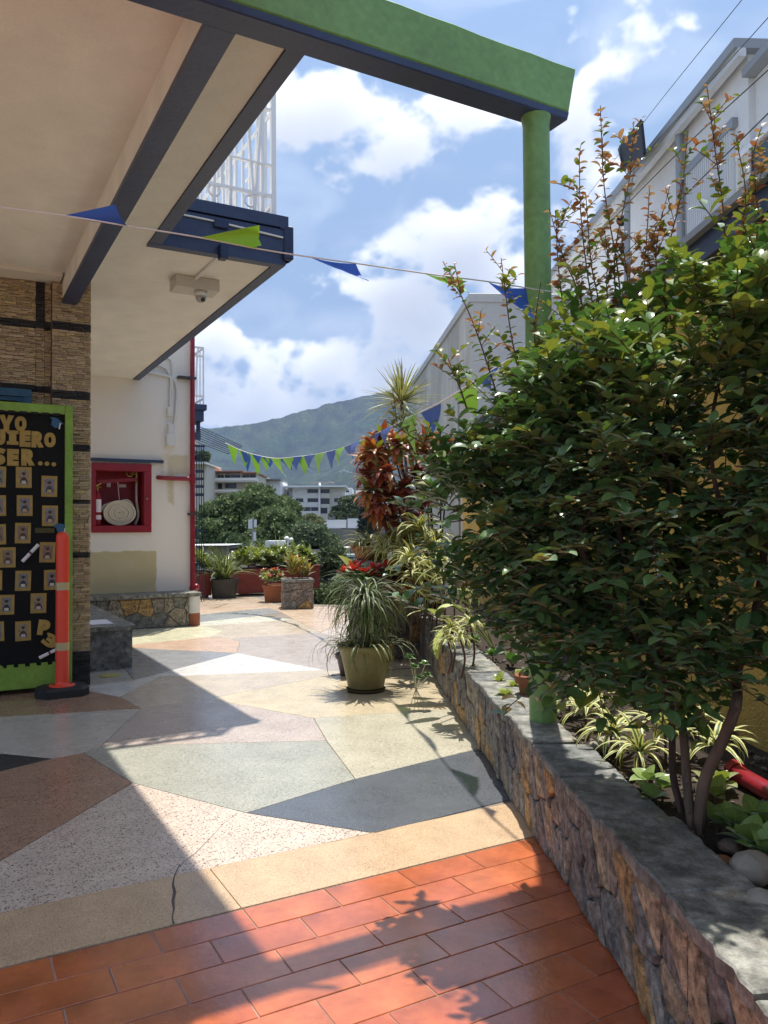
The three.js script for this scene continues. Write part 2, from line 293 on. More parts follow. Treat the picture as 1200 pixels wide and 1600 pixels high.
const tileTones = [[.62, .18, .068], [.58, .158, .062], [.64, .195, .078], [.56, .16, .072], [.60, .168, .07]].map((c) => P({ color: C(...c), map: rep(T.tile, 1.3), clearcoat: .75, clearcoatRoughness: .13, roughness: .5, roughnessMap: rep(T.tileR, 1.1), bumpMap: rep(T.grain, 1.5), bumpScale: .0012 }));
const leafMat = (r, g, b, o = {}) => P({ color: C(r, g, b), roughness: .85, transmission: .34, thickness: 0, clearcoat: .9, clearcoatRoughness: .24, map: T.leaf, ...o });
const L = {
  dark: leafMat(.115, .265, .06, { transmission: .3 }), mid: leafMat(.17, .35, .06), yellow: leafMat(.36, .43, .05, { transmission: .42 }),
  red: leafMat(.60, .22, .10, { transmission: .4, clearcoat: .4 }), peach: leafMat(.72, .40, .19, { transmission: .42, clearcoat: .4 }),
  varieg: P({ map: T.varieg, roughness: .8, transmission: .3, thickness: 0, clearcoat: .4, clearcoatRoughness: .35 }),
  dumb: P({ map: T.dumb, roughness: .8, transmission: .35, thickness: 0, clearcoat: .4, clearcoatRoughness: .3 }),
  grassy: leafMat(.18, .25, .055, { clearcoat: .4, clearcoatRoughness: .35 }), grassyDark: leafMat(.09, .135, .035, { clearcoat: .4 }), straw: leafMat(.34, .30, .12, { clearcoat: .2 }),
  lime: leafMat(.46, .54, .07, { transmission: .5 }), succulent: leafMat(.36, .52, .11, { transmission: .3 }),
  crotonRed: leafMat(.58, .10, .035, { transmission: .3 }), crotonOrange: leafMat(.85, .32, .06, { transmission: .36 }), crotonDark: leafMat(.32, .06, .035, { transmission: .2 }), crotonYellow: leafMat(.62, .44, .04, { transmission: .36 }),
  bract: leafMat(.88, .06, .03, { transmission: .35, clearcoat: .2 }),
};
// ------------------------------------------------------------ leaves
// a blade: length along +y, curling towards -z; w(t) the half width, droop in radians over its length, fold along the midrib
function blade({ len = .06, w = (t) => .016 * Math.sin(Math.PI * Math.pow(t, .8)), seg = 5, droop = .5, fold = .25, twist = 0, lean = 0, flatTip = false, cols = 2 }) {
  const pos = [], uv = [], idx = []; let y = 0, z = 0, a = lean;
  for (let i = 0; i <= seg; i++) {
    const t = i / seg, h = Math.max(w(t), 1e-4), tw = twist * t;
    for (let c = 0; c <= cols; c++) {
      const e = c / cols * 2 - 1, lx = e * h, lz = Math.abs(e) * h * fold;
      const x2 = lx * Math.cos(tw) - lz * Math.sin(tw), n2 = lx * Math.sin(tw) + lz * Math.cos(tw);
      pos.push(x2, y + n2 * Math.sin(a), z + n2 * Math.cos(a)); uv.push(c / cols, t);
    }
    y += Math.cos(a) * len / seg; z -= Math.sin(a) * len / seg; a += droop / seg;
  }
  const n = cols + 1; for (let i = 0; i < seg; i++) for (let c = 0; c < cols; c++) { const p = i * n + c; idx.push(p, p + 1, p + n, p + 1, p + n + 1, p + n); }
  const g = new THREE.BufferGeometry(); g.setAttribute('position', new THREE.Float32BufferAttribute(pos, 3)); g.setAttribute('uv', new THREE.Float32BufferAttribute(uv, 2)); g.setIndex(idx); g.computeVertexNormals(); return g;
}
const oval = (hw, tip = .8) => (t) => hw * Math.pow(Math.sin(Math.PI * Math.pow(clamp(t, 0, 1), tip)), .75);
const strap = (hw) => (t) => hw * Math.min(1, t * 6 + .35) * Math.pow(1 - Math.pow(t, 2.2), .8);
// one leaf as a part: root position, direction it grows in, roll
function leafMatrix(at, dir, roll, scale) {
  const d = dir.clone().normalize(); let up = Math.abs(d.y) > .98 ? V(1, 0, 0) : V(0, 1, 0);
  const x = d.clone().cross(up).normalize(), z = x.clone().cross(d).normalize(); // +z faces up
  const m = new THREE.Matrix4().makeBasis(x, d, z); m.multiply(new THREE.Matrix4().makeRotationY(roll)); m.scale(V(scale, scale, scale)); m.setPosition(at); return m;
}
function leafPart(name, geo, mat, parent, matrix) { const m = shadows(new THREE.Mesh(geo, mat)); m.name = name; m.matrix.copy(matrix); m.matrix.decompose(m.position, m.quaternion, m.scale); parent.add(m); return m; }
function leafStuff(name, geo, mat, parent, list) { // list of [matrix, color]
  if (!list.length) return null; const m = shadows(new THREE.InstancedMesh(geo, mat, list.length)); m.name = name;
  list.forEach(([x, c], i) => { m.setMatrixAt(i, x); if (c) m.setColorAt(i, c); }); m.userData.kind = 'stuff'; parent.add(m); return m;
}
// ============================================================ ground and floors
{
  // the land below the terrace, to the horizon
  const N = 90, R = 4600, pos = [], idx = [], uv = [];
  for (let j = 0; j <= N; j++) for (let i = 0; i <= 64; i++) { const r = R * Math.pow(j / N, 3), a = i / 64 * Math.PI * 2, x = Math.cos(a) * r, z = Math.sin(a) * r, y = -5.5 - 6 * sstep(60, 500, r) + (r > 30 ? 2.5 * (fbm3(x * .01, 0, z * .01, 3) - .5) : 0); pos.push(x, y, z); uv.push(x / 12, z / 12); }
  for (let j = 0; j < N; j++) for (let i = 0; i < 64; i++) { const p = j * 65 + i; idx.push(p, p + 1, p + 65, p + 1, p + 66, p + 65); }
  const g = new THREE.BufferGeometry(); g.setAttribute('position', new THREE.Float32BufferAttribute(pos, 3)); g.setAttribute('uv', new THREE.Float32BufferAttribute(uv, 2)); g.setIndex(idx); g.computeVertexNormals();
  const m = shadows(new THREE.Mesh(g, S({ color: C(.085, .095, .05), map: T.forest, roughness: 1 }))); m.name = 'ground'; m.userData = { kind: 'structure' }; scene.add(m);
}
const terrace = struct('terrace_floor');
{
  const edge = [[-12, -2.985], [3.6, -2.985], [10.6, -12.6], [7.6, -13.7], [6.55, -14.75], [7.4, -17.4], [6.2, -18.5], [-12, -18.8]];
  partW('mortar_bed', prismY(edge, -.32, -.005), S({ color: C(.30, .25, .20), roughness: .95, map: T.mottle }), terrace);
  partW('terrace_wall', prismY(edge.map(([x, z]) => [x, z]), -6.2, -.325), M.concrete, terrace);
  const mk = (r, g, b, map, k = 1, bump) => S({ color: C(r, g, b), map: rep(map, k), roughness: .5, roughnessMap: T.terrWorn, bumpMap: T.grain, bumpScale: .0012 });
  const A = T.terrDark, B = T.terrFine;
  const panels = [
    ['coarse brown terrazzo panel with dark chips', [[130, 1176], [207, 1223], [0, 1345], [-100, 1404], [-100, 1229], [0, 1205], [83, 1185]], mk(0.456, 0.281, 0.194, A, 1.45)],
    ['black triangular terrazzo panel', [[0, 1177], [83, 1185], [0, 1205], [-100, 1229], [-100, 1168]], mk(0.063, 0.062, 0.065, B, 0.74)],
    ['coarse pink terrazzo panel speckled with dark chips', [[207, 1223], [385, 1270], [587, 1302], [0, 1428], [-100, 1451], [-100, 1404], [0, 1345]], mk(.70, .575, .475, A, 1.45)],
    ['pale green speckled terrazzo panel', [[130, 1176], [157, 1166], [510, 1157], [555, 1217], [385, 1270], [207, 1223]], mk(.470, .465, .385, B, 0.68)],
    ['blue grey terrazzo panel beside the stone planter', [[385, 1270], [555, 1217], [760, 1165], [850, 1236], [587, 1302]], mk(.135, .148, .165, B, 1.19)],
    ['cream terrazzo panel', [[490, 1122], [735, 1106], [770, 1165], [555, 1217], [510, 1157]], mk(.62, .575, .44, B, 0.74)],
    ['yellow tan terrazzo panel under the olive pot', [[325, 1092], [500, 1058], [690, 1040], [735, 1106], [490, 1122]], mk(0.721, 0.606, 0.411, B, 0.97)],
    ['lavender grey terrazzo panel', [[220, 1107], [325, 1092], [490, 1122], [510, 1157], [157, 1166]], mk(.60, .50, .43, B, 0.59)],
    ['greyish white terrazzo panel', [[-100, 1122], [0, 1120], [220, 1107], [157, 1166], [130, 1176], [83, 1185], [0, 1177], [-100, 1168]], mk(.66, .61, .52, B, 1.63)],
    ['brown terrazzo strip by the notice board', [[-100, 1060], [60, 1066], [131, 1078], [187, 1089], [220, 1107], [0, 1120], [-100, 1122]], mk(0.444, 0.279, 0.189, A, 1.4)],
    ['tan terrazzo panel', [[187, 1089], [250, 1057], [510, 1047], [545, 1049], [500, 1058], [325, 1092], [220, 1107]], mk(0.663, 0.570, 0.449, B, 0.89)],
    ['white terrazzo panel', [[131, 1078], [146, 1071], [209, 1063], [370, 1020], [510, 1047], [250, 1057], [187, 1089]], mk(0.801, 0.781, 0.741, B, 1.49)],
    ['light grey terrazzo panel under the near bench', [[100, 1055], [196, 1046], [209, 1063], [146, 1071], [131, 1078], [60, 1066]], mk(.58, .54, .46, B, 1.49)],
    ['blue grey triangular terrazzo panel', [[150, 1016], [199, 1012], [370, 1020], [209, 1063], [196, 1046], [150, 1050]], mk(0.335, 0.341, 0.351, B, 1.49)],
    ['orange pink terrazzo panel', [[150, 1004], [210, 1007], [330, 995], [360, 998], [375, 1003], [370, 1020], [199, 1012], [150, 1016]], mk(0.708, 0.498, 0.358, B, 1.49)],
    ['mauve terrazzo panel', [[370, 1020], [375, 1003], [360, 998], [500, 988], [545, 1000], [545, 1049], [510, 1047]], mk(.56, .48, .42, B, 1.49)],
    ['pale yellow terrazzo panel', [[150, 990], [201, 985], [320, 978], [350, 985], [330, 995], [210, 1007], [150, 1004]], mk(0.780, 0.745, 0.515, B, 1.49)],
    ['dull tan terrazzo panel', [[320, 978], [460, 968], [500, 988], [360, 998], [330, 995], [350, 985]], mk(0.684, 0.570, 0.428, B, 1.49)],
    ['cream terrazzo wedge', [[200, 975], [313, 972], [405, 962], [460, 968], [320, 978], [201, 985]], mk(0.791, 0.772, 0.629, B, 1.49)],
    ['slate grey terrazzo wedge', [[200, 958], [313, 960], [420, 950], [440, 957], [405, 962], [313, 972], [200, 975]], mk(0.374, 0.380, 0.367, B, 1.49)],
    ['orange tan terrazzo panel by the stone cube', [[200, 943], [313, 945], [440, 947.5], [519, 948], [560, 961], [500, 988], [460, 968], [440, 957], [420, 950], [313, 960], [200, 958]], mk(0.727, 0.548, 0.397, B, 1.49)],
    ['tan terrazzo panel under the far pots', [[200, 931], [320, 931], [395, 932.5], [440, 947.5], [313, 945], [200, 943]], mk(0.680, 0.545, 0.403, B, 1.49)],
    ['pinkish terrazzo panel behind the olive pot', [[500, 988], [560, 961], [650, 975], [700, 1040], [690, 1040], [545, 1049], [545, 1000]], mk(0.768, 0.641, 0.528, B, 1.49)],
  ];
  for (const [label, px, mat] of panels) {
    const pts = px.map(([x, y]) => { const p = onY(x, y, 0); return [p.x, -p.z]; });
    const g = bevelPoly(pts, .02, .0015, .003); g.rotateX(-Math.PI / 2); g.translate(0, -.02, 0); g.computeVertexNormals();
    const o = partW('terrazzo_panel', muv(g), mat, terrace); o.userData.label = label;
  }
  for (const [x0, x1, z0, z1, c] of [[-6.5, -2.2, -8, -2.995, [.66, .47, .32]], [-12, -6.51, -8, -2.995, [.60, .50, .38]], [-12, -2.2, -18.5, -8.01, [.64, .47, .32]]]) partW('terrazzo_panel', prismY([[x0, -(-z0)], [x1, z0], [x1, z1], [x0, z1]], -.02, 0, .0015), mk(...c, B, .6), terrace);  // unseen yard floor, coloured warm to bounce light under the roof
  // sandy border course in a few lengths, and the crack that runs across it
  const sand = mk(0.717, 0.506, 0.315, B, 1.4);
  for (const [a, b] of [[-3.2, -.6], [-.6, 1.02], [1.02, 2.9]]) { const g = bevelPoly([[a, 2.988], [b, 2.988], [b, 3.415], [a, 3.415]], .02, .0015, .0015); g.rotateX(-Math.PI / 2); g.translate(0, -.02, 0); g.computeVertexNormals(); partW('border_strip', muv(g), sand, terrace); }
  const cp = [[370, 1271], [352, 1284], [338, 1299], [322, 1316], [306, 1332], [288, 1346], [279, 1354], [272, 1370], [270, 1382], [273, 1394], [270, 1408], [272, 1420], [269, 1432], [271, 1444]].map(([x, y]) => onY(x, y, .0012));
  const pos = []; for (let i = 0; i < cp.length - 1; i++) { const w = (k) => (k < 6 ? .0016 : .0045) * (1 + .5 * Math.sin(k * 5.1)), a = cp[i], b = cp[i + 1], wa = w(i), wb = w(i + 1); pos.push(a.x - wa, .0012, a.z, a.x + wa, .0012, a.z, b.x + wb, .0012, b.z, a.x - wa, .0012, a.z, b.x + wb, .0012, b.z, b.x - wb, .0012, b.z); }
  const cg = new THREE.BufferGeometry(); cg.setAttribute('position', new THREE.Float32BufferAttribute(pos, 3)); cg.computeVertexNormals();
  const cr = partW('floor_crack', cg, M.joint, terrace); cr.userData.label = 'dark hairline crack across the pink panel and sandy border';
  // yellow round lid let into the floor by the near bench
  const lid = thing('drain_cover', 'small round yellow cover set in the floor before the near stone bench', 'drain cover', onY(171, 1056, 0));
  part('lid', muv(new THREE.CylinderGeometry(.098, .1, .008, 32).translate(0, .005, 0)), S({ color: C(.56, .52, .16), roughness: .5, map: T.mottle }), lid);
  part('rim', new THREE.TorusGeometry(.1, .004, 6, 32).rotateX(Math.PI / 2).translate(0, .004, 0), S({ color: C(.45, .42, .14), roughness: .5 }), lid);
}
// terracotta floor at the viewer's feet: half-bond tiles
const tiles = struct('terracotta_floor');
{
  partW('mortar_bed', box(-12, 3.6, -.3, -.004, -2.98, 9), S({ color: C(.50, .36, .29), roughness: .95, map: T.mottle }), tiles);
  for (const [x0, x1, z0, z1, m] of [[-12, -1.05, -2.98, 1.5, 0], [-1.045, 3.2, -.93, 1.5, 0], [-12, 3.2, 1.51, 9, 1]]) partW('tile_field', prismY([[x0, z0], [x1, z0], [x1, z1], [x0, z1]], -.02, -.0008, .001), m ? S({ color: C(.60, .52, .42), map: T.terrFine, roughness: .5 }) : tileTones[0], tiles);  // slabs added out of view, toned for the light they bounce
  const W = .3445, D = .1705, variants = [0, 1, 2].map((k) => { const j = () => (rnd() - .5) * .002; const g = bevelPoly([[j(), j()], [W + j(), j()], [W + j(), D + j()], [j(), D + j()]], .02, .0016, .0026); g.rotateX(-Math.PI / 2); g.translate(0, -.02, 0); g.computeVertexNormals(); return g; });
  const cache = {};
  for (let r = 0; r < 12; r++) for (let c = -3; c < 8; c++) {
    const z1 = -2.978 + D * (r + 1), x0 = (r % 2 ? .1505 : -.0135) + c * W - .0;
    if (x0 > 1.9 + (-z1 - 1.7) * .5 + .25) continue; if (x0 < -.9) continue;
    const k = Math.floor(rnd() * 3), v = Math.floor(rnd() * 4), key = k + '_' + v;
    if (!cache[key]) { const g = muv(variants[k].clone()); const uv = g.attributes.uv; for (let i = 0; i < uv.count; i++) uv.setXY(i, uv.getX(i) + v * .37, uv.getY(i) + v * .21); cache[key] = g; }
    const m = part('terracotta_tile', cache[key], tileTones[Math.floor(rnd() * tileTones.length)], tiles, V(x0, (rnd() - .5) * .0016, z1));
    m.rotation.set((rnd() - .5) * .004, 0, (rnd() - .5) * .003);
  }
}
// ============================================================ stone facing
function voronoi(pts, x0, x1, y0, y1, sk = 0) { // cells of a plane, sheared by sk so that stones lean
  const f = ([x, y]) => [x + sk * y, y], q = pts.map(f), out = [];
  q.forEach((p, i) => {
    let poly = [[x0, y0], [x1, y0], [x1, y1], [x0, y1]].map(f);
    q.forEach((o, j) => {
      if (i === j || Math.abs(o[0] - p[0]) > 1.2) return; const mx = (p[0] + o[0]) / 2, my = (p[1] + o[1]) / 2, nx = o[0] - p[0], ny = o[1] - p[1], res = [];
      for (let k = 0; k < poly.length; k++) { const a = poly[k], b = poly[(k + 1) % poly.length], da = (a[0] - mx) * nx + (a[1] - my) * ny, db = (b[0] - mx) * nx + (b[1] - my) * ny; if (da <= 0) res.push(a); if (da * db < 0) { const t = da / (da - db); res.push([mix(a[0], b[0], t), mix(a[1], b[1], t)]); } }
      poly = res;
    });
    poly = poly.filter((a, k) => { const b = poly[(k + 1) % poly.length]; return Math.hypot(a[0] - b[0], a[1] - b[1]) > .012; });
    if (poly.length > 2) out.push(poly.map(([x, y]) => [x - sk * y, y]));
  });
  return out;
}
function roughen(poly, amp) { const r = []; poly.forEach((a, i) => { const b = poly[(i + 1) % poly.length], L = Math.hypot(a[0] - b[0], a[1] - b[1]), n = Math.min(4, Math.max(1, Math.round(L / .06))); for (let k = 0; k < n; k++) { const t = k / n; r.push([mix(a[0], b[0], t) + (k ? (rnd() - .5) * amp : 0), mix(a[1], b[1], t) + (k ? (rnd() - .5) * amp : 0)]); } }); return r; }
function stoneFace(parent, x0, x1, y0, y1, sizeAt, orient, opt = {}) { // orient(geometry): from (x, y, depth +z) into the parent's axes
  const pts = []; const sk = opt.skew ?? 0;
  let x = x0; while (x < x1) { const s = sizeAt(x), rows = Math.max(1, Math.round((y1 - y0) / (s * (opt.tall ?? 1.3)))); for (let r = 0; r < rows; r++) pts.push([x + s * rnd(), y0 + (r + .15 + .7 * rnd()) * (y1 - y0) / rows]); x += s * (opt.pack ?? .85); }
  for (const c of voronoi(pts, x0, x1, y0, y1, sk)) {
    const g = bevelPoly(roughen(c, .012), rr(.014, opt.proud ?? .036), .008, .005); orient(g); g.computeVertexNormals();
    part('facing_stone', muv(g), (opt.tones || stoneTones)[Math.floor(Math.pow(rnd(), 1.15) * (opt.tones || stoneTones).length)], parent);
  }
}
// ============================================================ the long stone planter
const planter = thing('planter_wall', 'long low planter of irregular grey and ochre stones capped with slate along the right', 'planter', PO.clone());
planter.rotation.y = PLANTER_TURN; // local x: along, local z: behind
const S0 = -1.6, S1 = 10.2;
{
  part('core', box(S0, S1, -.05, .415, .012, .2), M.grout, planter);
  rnd = mulberry(101);
  stoneFace(planter, -S1, -S0, 0, .412, (x) => (-x < 2 ? .115 : -x < 5 ? .15 : .24), (g) => { g.rotateY(Math.PI); g.translate(0, 0, .01); }, { tall: 1.45, skew: .35, pack: .8 });
  // cap of slate slabs with broken edges
  let s = S0; rnd = mulberry(202);
  while (s < S1) {
    const len = rr(.3, .62) * (s > 5 ? 1.3 : 1), e = Math.min(S1, s + len), a0 = rr(-.03, .03), a1 = rr(-.03, .03);
    const pts = []; const edge = (n0, from, to, amp) => { const k = Math.max(2, Math.round(Math.abs(to - from) / .05)); for (let i = 0; i <= k; i++) pts.push([mix(from, to, i / k), n0 + (i && i < k ? (rnd() - .5) * amp : 0)]); };
    edge(-.035, s, e, .018); edge(.225 + rr(-.02, .03), e - .001 + a1, s + a0, .02);
    const g = bevelPoly(pts.map(([x, n]) => [x, -n]), rr(.034, .046), .006, .004); g.rotateX(-Math.PI / 2); g.translate(0, .414, 0); g.computeVertexNormals();
    part('cap_stone', muv(g), slateTones[Math.floor(rnd() * 4)], planter); s = e;
  }
  // soil
  const nx = 120, nz = 12, g = new THREE.PlaneGeometry(S1 - S0, .98, nx, nz); g.rotateX(-Math.PI / 2); g.translate((S0 + S1) / 2, .395, .69); const p = g.attributes.position;
  for (let i = 0; i < p.count; i++) p.setY(i, p.getY(i) + .05 * (fbm3(p.getX(i) * 5, 1, p.getZ(i) * 5, 4) - .5) + .02 * (noise3(p.getX(i) * 30, 3, p.getZ(i) * 30) - .5)); g.computeVertexNormals();
  const so = part('soil', muv(g), M.soil, planter); so.userData.kind = 'stuff';
  // small gravel and leaf litter on the soil
  const st = []; rnd = mulberry(33); const ico = new THREE.IcosahedronGeometry(1, 0);
  for (let i = 0; i < 700; i++) { const m = new THREE.Matrix4().makeRotationFromEuler(new THREE.Euler(rnd() * 3, rnd() * 3, rnd() * 3)); const k = rr(.006, .018); m.scale(V(k, k * rr(.5, .9), k * rr(.7, 1.2))); m.setPosition(V(rr(-1, 5), .405 + .01 * rnd(), rr(.24, 1.1))); const c = rr(.04, .2); st.push([m, C(c * 1.1, c * .9, c * .75)]); }
  leafStuff('gravel', ico, S({ color: 0xffffff, roughness: .9 }), planter, st);
}
function rock(name, label, px, py, r, mat, group, sq = [1, .75, .9]) {
  const at = onY(px, py, .41), g = new THREE.SphereGeometry(r, 28, 20), p = g.attributes.position, sd = px * .7;
  for (let i = 0; i < p.count; i++) { const x = p.getX(i), y = p.getY(i), z = p.getZ(i), k = 1 + .28 * (fbm3(x / r * 1.2 + sd, y / r * 1.2, z / r * 1.2, 3) - .5) * 2; p.setXYZ(i, x * k * sq[0], y * k * sq[1], z * k * sq[2]); }
  const gg = g; gg.computeVertexNormals();
  const m = shadows(new THREE.Mesh(muv(gg), mat)); m.name = numbered(name); m.position.copy(at).add(V(0, r * .45, 0)); m.userData = { label, category: 'stone' }; if (group) m.userData.group = group; scene.add(m); return m;
}
rock('garden_stone', 'large whitish rounded stone on the soil beside the succulent leaves', 1173, 1372, .062, M.pebble, 'loose stones in the planter');
rock('garden_stone', 'rounded cream stone nearest the viewer at the right edge', 1194, 1432, .055, M.pebble, 'loose stones in the planter');
rock('garden_stone', 'flat orange brown stone just before the shrub trunks', 1126, 1352, .03, S({ color: C(.33, .14, .07), map: T.mottle, roughness: .85 }), 'loose stones in the planter', [1.3, .5, 1]);
rock('garden_stone', 'grey brown stone between the trunks and the whitish stone', 1142, 1330, .036, S({ color: C(.20, .15, .11), map: T.mottle, roughness: .85 }), 'loose stones in the planter', [1.2, .6, 1]);
rock('garden_stone', 'pale stone half hidden beneath the striped leaves', 945, 1172, .06, M.pebble, 'loose stones in the planter', [1.4, .6, .9]);
// yellow stucco wall behind the planter, with its dark eave
{
  const y = thing('yellow_wall', 'yellow rough stucco garden wall with navy eave behind the shrub', 'wall', PO.clone()); y.rotation.y = PLANTER_TURN;
  part('wall', box(-3, 11, -.4, 2.86, 1.1, 1.28), M.yellow, y);
  part('eave', box(-3, 11.2, 2.86, 2.99, .98, 1.4), M.navyDark, y);
  part('roof_edge', box(-3, 11.25, 2.992, 3.03, .94, 1.5), M.greyMetal, y);
  const roof = box(-3, 11.2, 3.0, 3.03, 1.5, 5.0); part('roof', roof.translate(0, 0.001, 0), M.greyMetal, y);
  part('horizontal_joint', box(-3, 11, 1.06, 1.075, 1.094, 1.1), S({ color: C(.42, .24, .04), roughness: .9 }), y);
}
// red pipe lying along the foot of the yellow wall
{
  const a = [[1290, 1290], [1215, 1245], [1182, 1226], [1160, 1213], [1148, 1203]].map(([x, yy]) => onN(x, yy, .72));
  const t = thing('red_pipe', 'thick red pipe lying at the foot of the yellow wall', 'pipe', a[2]);
  partW('pipe', tube(a, .036, 30, 14), M.red, t); const d = a[4].clone().sub(a[3]).normalize(); partW('end_cap', bar(a[4].clone().addScaledVector(d, -.03), a[4].clone().addScaledVector(d, .012), .042, 14), M.red, t);
}
// ============================================================ the house on the left
const house = thing('house', 'cream arcaded house with navy trimmed concrete slab and stone clad wall', 'building', V(0, 0, -8));
const WZ = -8.06;
{
  // slab: underside at 3.9, over the walk (x up to 1.6) and the wide balcony bay behind
  const slab = partW('ceiling_slab', prismY([[-2, -3.33], [1.5, -3.33], [1.5, -6.85], [2.62, -6.85], [2.62, -12.85], [-2, -12.85]], 3.9, 4.2), M.cream, house);
  slab.userData.label = 'cream painted concrete ceiling';
  partW('slab_trim', prismY([[1.502, -3.332], [1.6, -3.332], [1.6, -6.70], [1.502, -6.70]], 3.884, 4.21, .006), M.navy, house);
  partW('slab_trim', prismY([[1.502, -6.702], [2.72, -6.702], [2.72, -6.80], [1.502, -6.80]], 3.882, 4.212, .006), M.navy, house);
  partW('slab_trim', prismY([[2.622, -6.802], [2.72, -6.802], [2.72, -12.86], [2.622, -12.86]], 3.884, 4.21, .006), M.navy, house);
  // moulded fascia of the balcony above the bay
  const fas = partW('balcony_fascia', merge([box(1.46, 2.745, 4.0, 4.20, -6.80, -6.675), box(1.46, 2.70, 4.214, 4.32, -6.80, -6.66)]), M.navy, house); fas.userData.label = 'navy moulded edge of the balcony';
  partW('fascia_return', merge([box(2.70, 2.765, 3.93, 4.20, -12.8, -6.70), box(2.66, 2.735, 4.202, 4.32, -12.8, -6.662)]), M.navy, house);
  partW('fascia_corner_block', chamfer(2.69, 2.785, 3.93, 4.24, -6.76, -6.655, .012), M.navyDark, house);
  partW('conduit_cover', tube([V(1.62, 4.16, -6.665), V(2.0, 4.155, -6.665), V(2.68, 4.12, -6.66)], .009, 20, 6), M.pvc, house);
  partW('fascia_box', chamfer(2.04, 2.17, 4.10, 4.17, -6.69, -6.64, .008), M.navyDark, house);
  partW('conduit_bracket', chamfer(2.085, 2.155, 3.83, 3.96, -6.70, -6.62, .006), M.navyDark, house);
  // ceiling beam that runs back from the green frame
  const bm = partW('ceiling_beam', merge([box(.99, 1.115, 3.692, 3.905, -8.1, -3.3316)]), M.cream, house); bm.userData.label = 'cream ceiling beam with navy soffit';
  partW('beam_soffit', box(.985, 1.12, 3.6545, 3.691, -8.1, -3.3316), M.navy, house);
  partW('drop_panel', box(-2, .97, 3.86, 3.899, -8.2, -7.9), M.creamDeep, house);
  // upper wall and parapet above the slab, set back
  partW('upper_wall', box(-2, .9, 4.201, 6.8, -12.8, -4.6), M.white, house);
  // masonry behind the stone cladding
  const wall = partW('stone_wall', merge([box(-1.9, .9, 0, 3.9, -8.6, -8.19), box(.9, 1.236, 0, 3.9, -8.75, -8.09)]), S({ color: C(.14, .10, .07), roughness: 1 }), house);
  wall.userData.label = 'wall and pier clad with thin split stone';
  // thin split-stone strips, laid in courses, dark bands among them
  const list = []; rnd = mulberry(5);
  const bandY = [[3.405, 3.485], [2.74, 2.83], [2.24, 2.30], [1.73, 1.79], [1.22, 1.285], [0, .32]];
  const lay = (x0, x1, y0, y1, z, bands) => {
    let yv = y0; while (yv < y1) {
      const h = Math.min(rr(.013, .027), y1 - yv + .001); let x = x0 - rnd() * .06;
      while (x < x1) { const w = rr(.03, .11), a = Math.max(x0, x), b = Math.min(x1, x + w); if (b - a > .008) {
        const dark = bands.some(([p, q]) => yv + h / 2 > p && yv + h / 2 < q);
        const t = rr(.010, .036), m = new THREE.Matrix4().makeScale(b - a - .003, h - .003, t); m.setPosition(V((a + b) / 2, yv + h / 2, z + t / 2));
        const k = rr(.65, 1.15); list.push([m, dark ? C(.065 * k, .065 * k, .068 * k) : C(.70 * k, .55 * k * rr(.94, 1.04), .34 * k * rr(.85, 1.15))]); }
        x += w; }
      yv += h;
    }
  };
  lay(-.6, .766, 2.5, 3.9, -8.19, [[3.41, 3.49], [2.80, 2.86]]); lay(.766, .844, 3.495, 3.9, -8.185, [[3, 4]]); lay(.766, .844, 2.5, 3.494, -8.19, [[3.41, 3.5], [2.80, 2.86]]); lay(.844, .9, 2.5, 3.9, -8.19, [[3.41, 3.49], [2.80, 2.86]]); lay(.9, 1.25, 0, 3.9, -8.09, bandY);
  const clad = leafStuff('stone_cladding', new THREE.BoxGeometry(1, 1, 1), S({ color: 0xffffff, roughness: .95, map: T.mottle }), wall, list); clad.position.copy(rootPos(wall)).negate();
  // blue window head behind the notice board
  partW('window_frame', merge([box(-.5, .725, 2.74, 2.81, -8.21, -8.10), box(.655, .725, 2.0, 2.739, -8.21, -8.11), box(.60, .654, 2.0, 2.70, -8.20, -8.13), box(-.5, .654, 2.70, 2.738, -8.20, -8.125)]), M.blueFrame, house);
  partW('window_pane', box(-.5, .6, 1.6, 2.70, -8.185, -8.178), M.darkGlass, house);
  partW('window_lintel', box(-.6, .75, 2.815, 2.86, -8.2, -8.125), M.black, house);
  // far wall with the hose cabinet let into it (pieces round the opening)
  const cx0 = 2.055, cx1 = 2.80, cy0 = 1.56, cy1 = 2.45, pw = [];
  const W0 = 1.0, W1 = 3.53;
  const uvw = (g) => { const p = g.attributes.position, uv = g.attributes.uv; for (let i = 0; i < p.count; i++) uv.setXY(i, (p.getX(i) - 1.6) / 2.0, (p.getY(i) - .4) / 4.6); return g; };
  for (const [a, b, c, d] of [[W0, cx0, 0, 6.8], [cx1, W1, 0, 6.8], [cx0, cx1, 0, cy0], [cx0, cx1, cy1, 6.8]]) pw.push(uvw(box(a, b, c, d, -13.3, -12.85)));
  pw.push(uvw(box(W0, W1, 0, 6.8, -13.6, -13.31)));
  partW('patched_wall', merge(pw), M.wallPatched, house).userData.label = 'off-white wall with patches of older paint';
  partW('rear_block', box(-2, 3.525, 0, 7.5, -24, -13.61), M.white, house);
  // pier on the left; that side is kept open to let in bounce light
  partW('corner_pier', box(-1.9, -1.55, 0, 3.9, -3.9, -3.5), M.cream, house);
  // the second bay of the roof, over the viewer's left
  partW('entrance_roof', prismY([[-2, -3.10], [.95, -3.10], [1.22, -2.95], [1.22, -1.1], [-2, -1.1]], 3.92, 4.2), M.cream, house);
  // conduits and box on the ceiling
  const c0 = onY(300, 470, 3.83);
  const strip = partW('wall_strip', box(1.98, 3.09, 2.575, 2.62, -12.85, -12.79), M.navy, house); strip.userData.label = 'navy ledge over the hose cabinet';
}
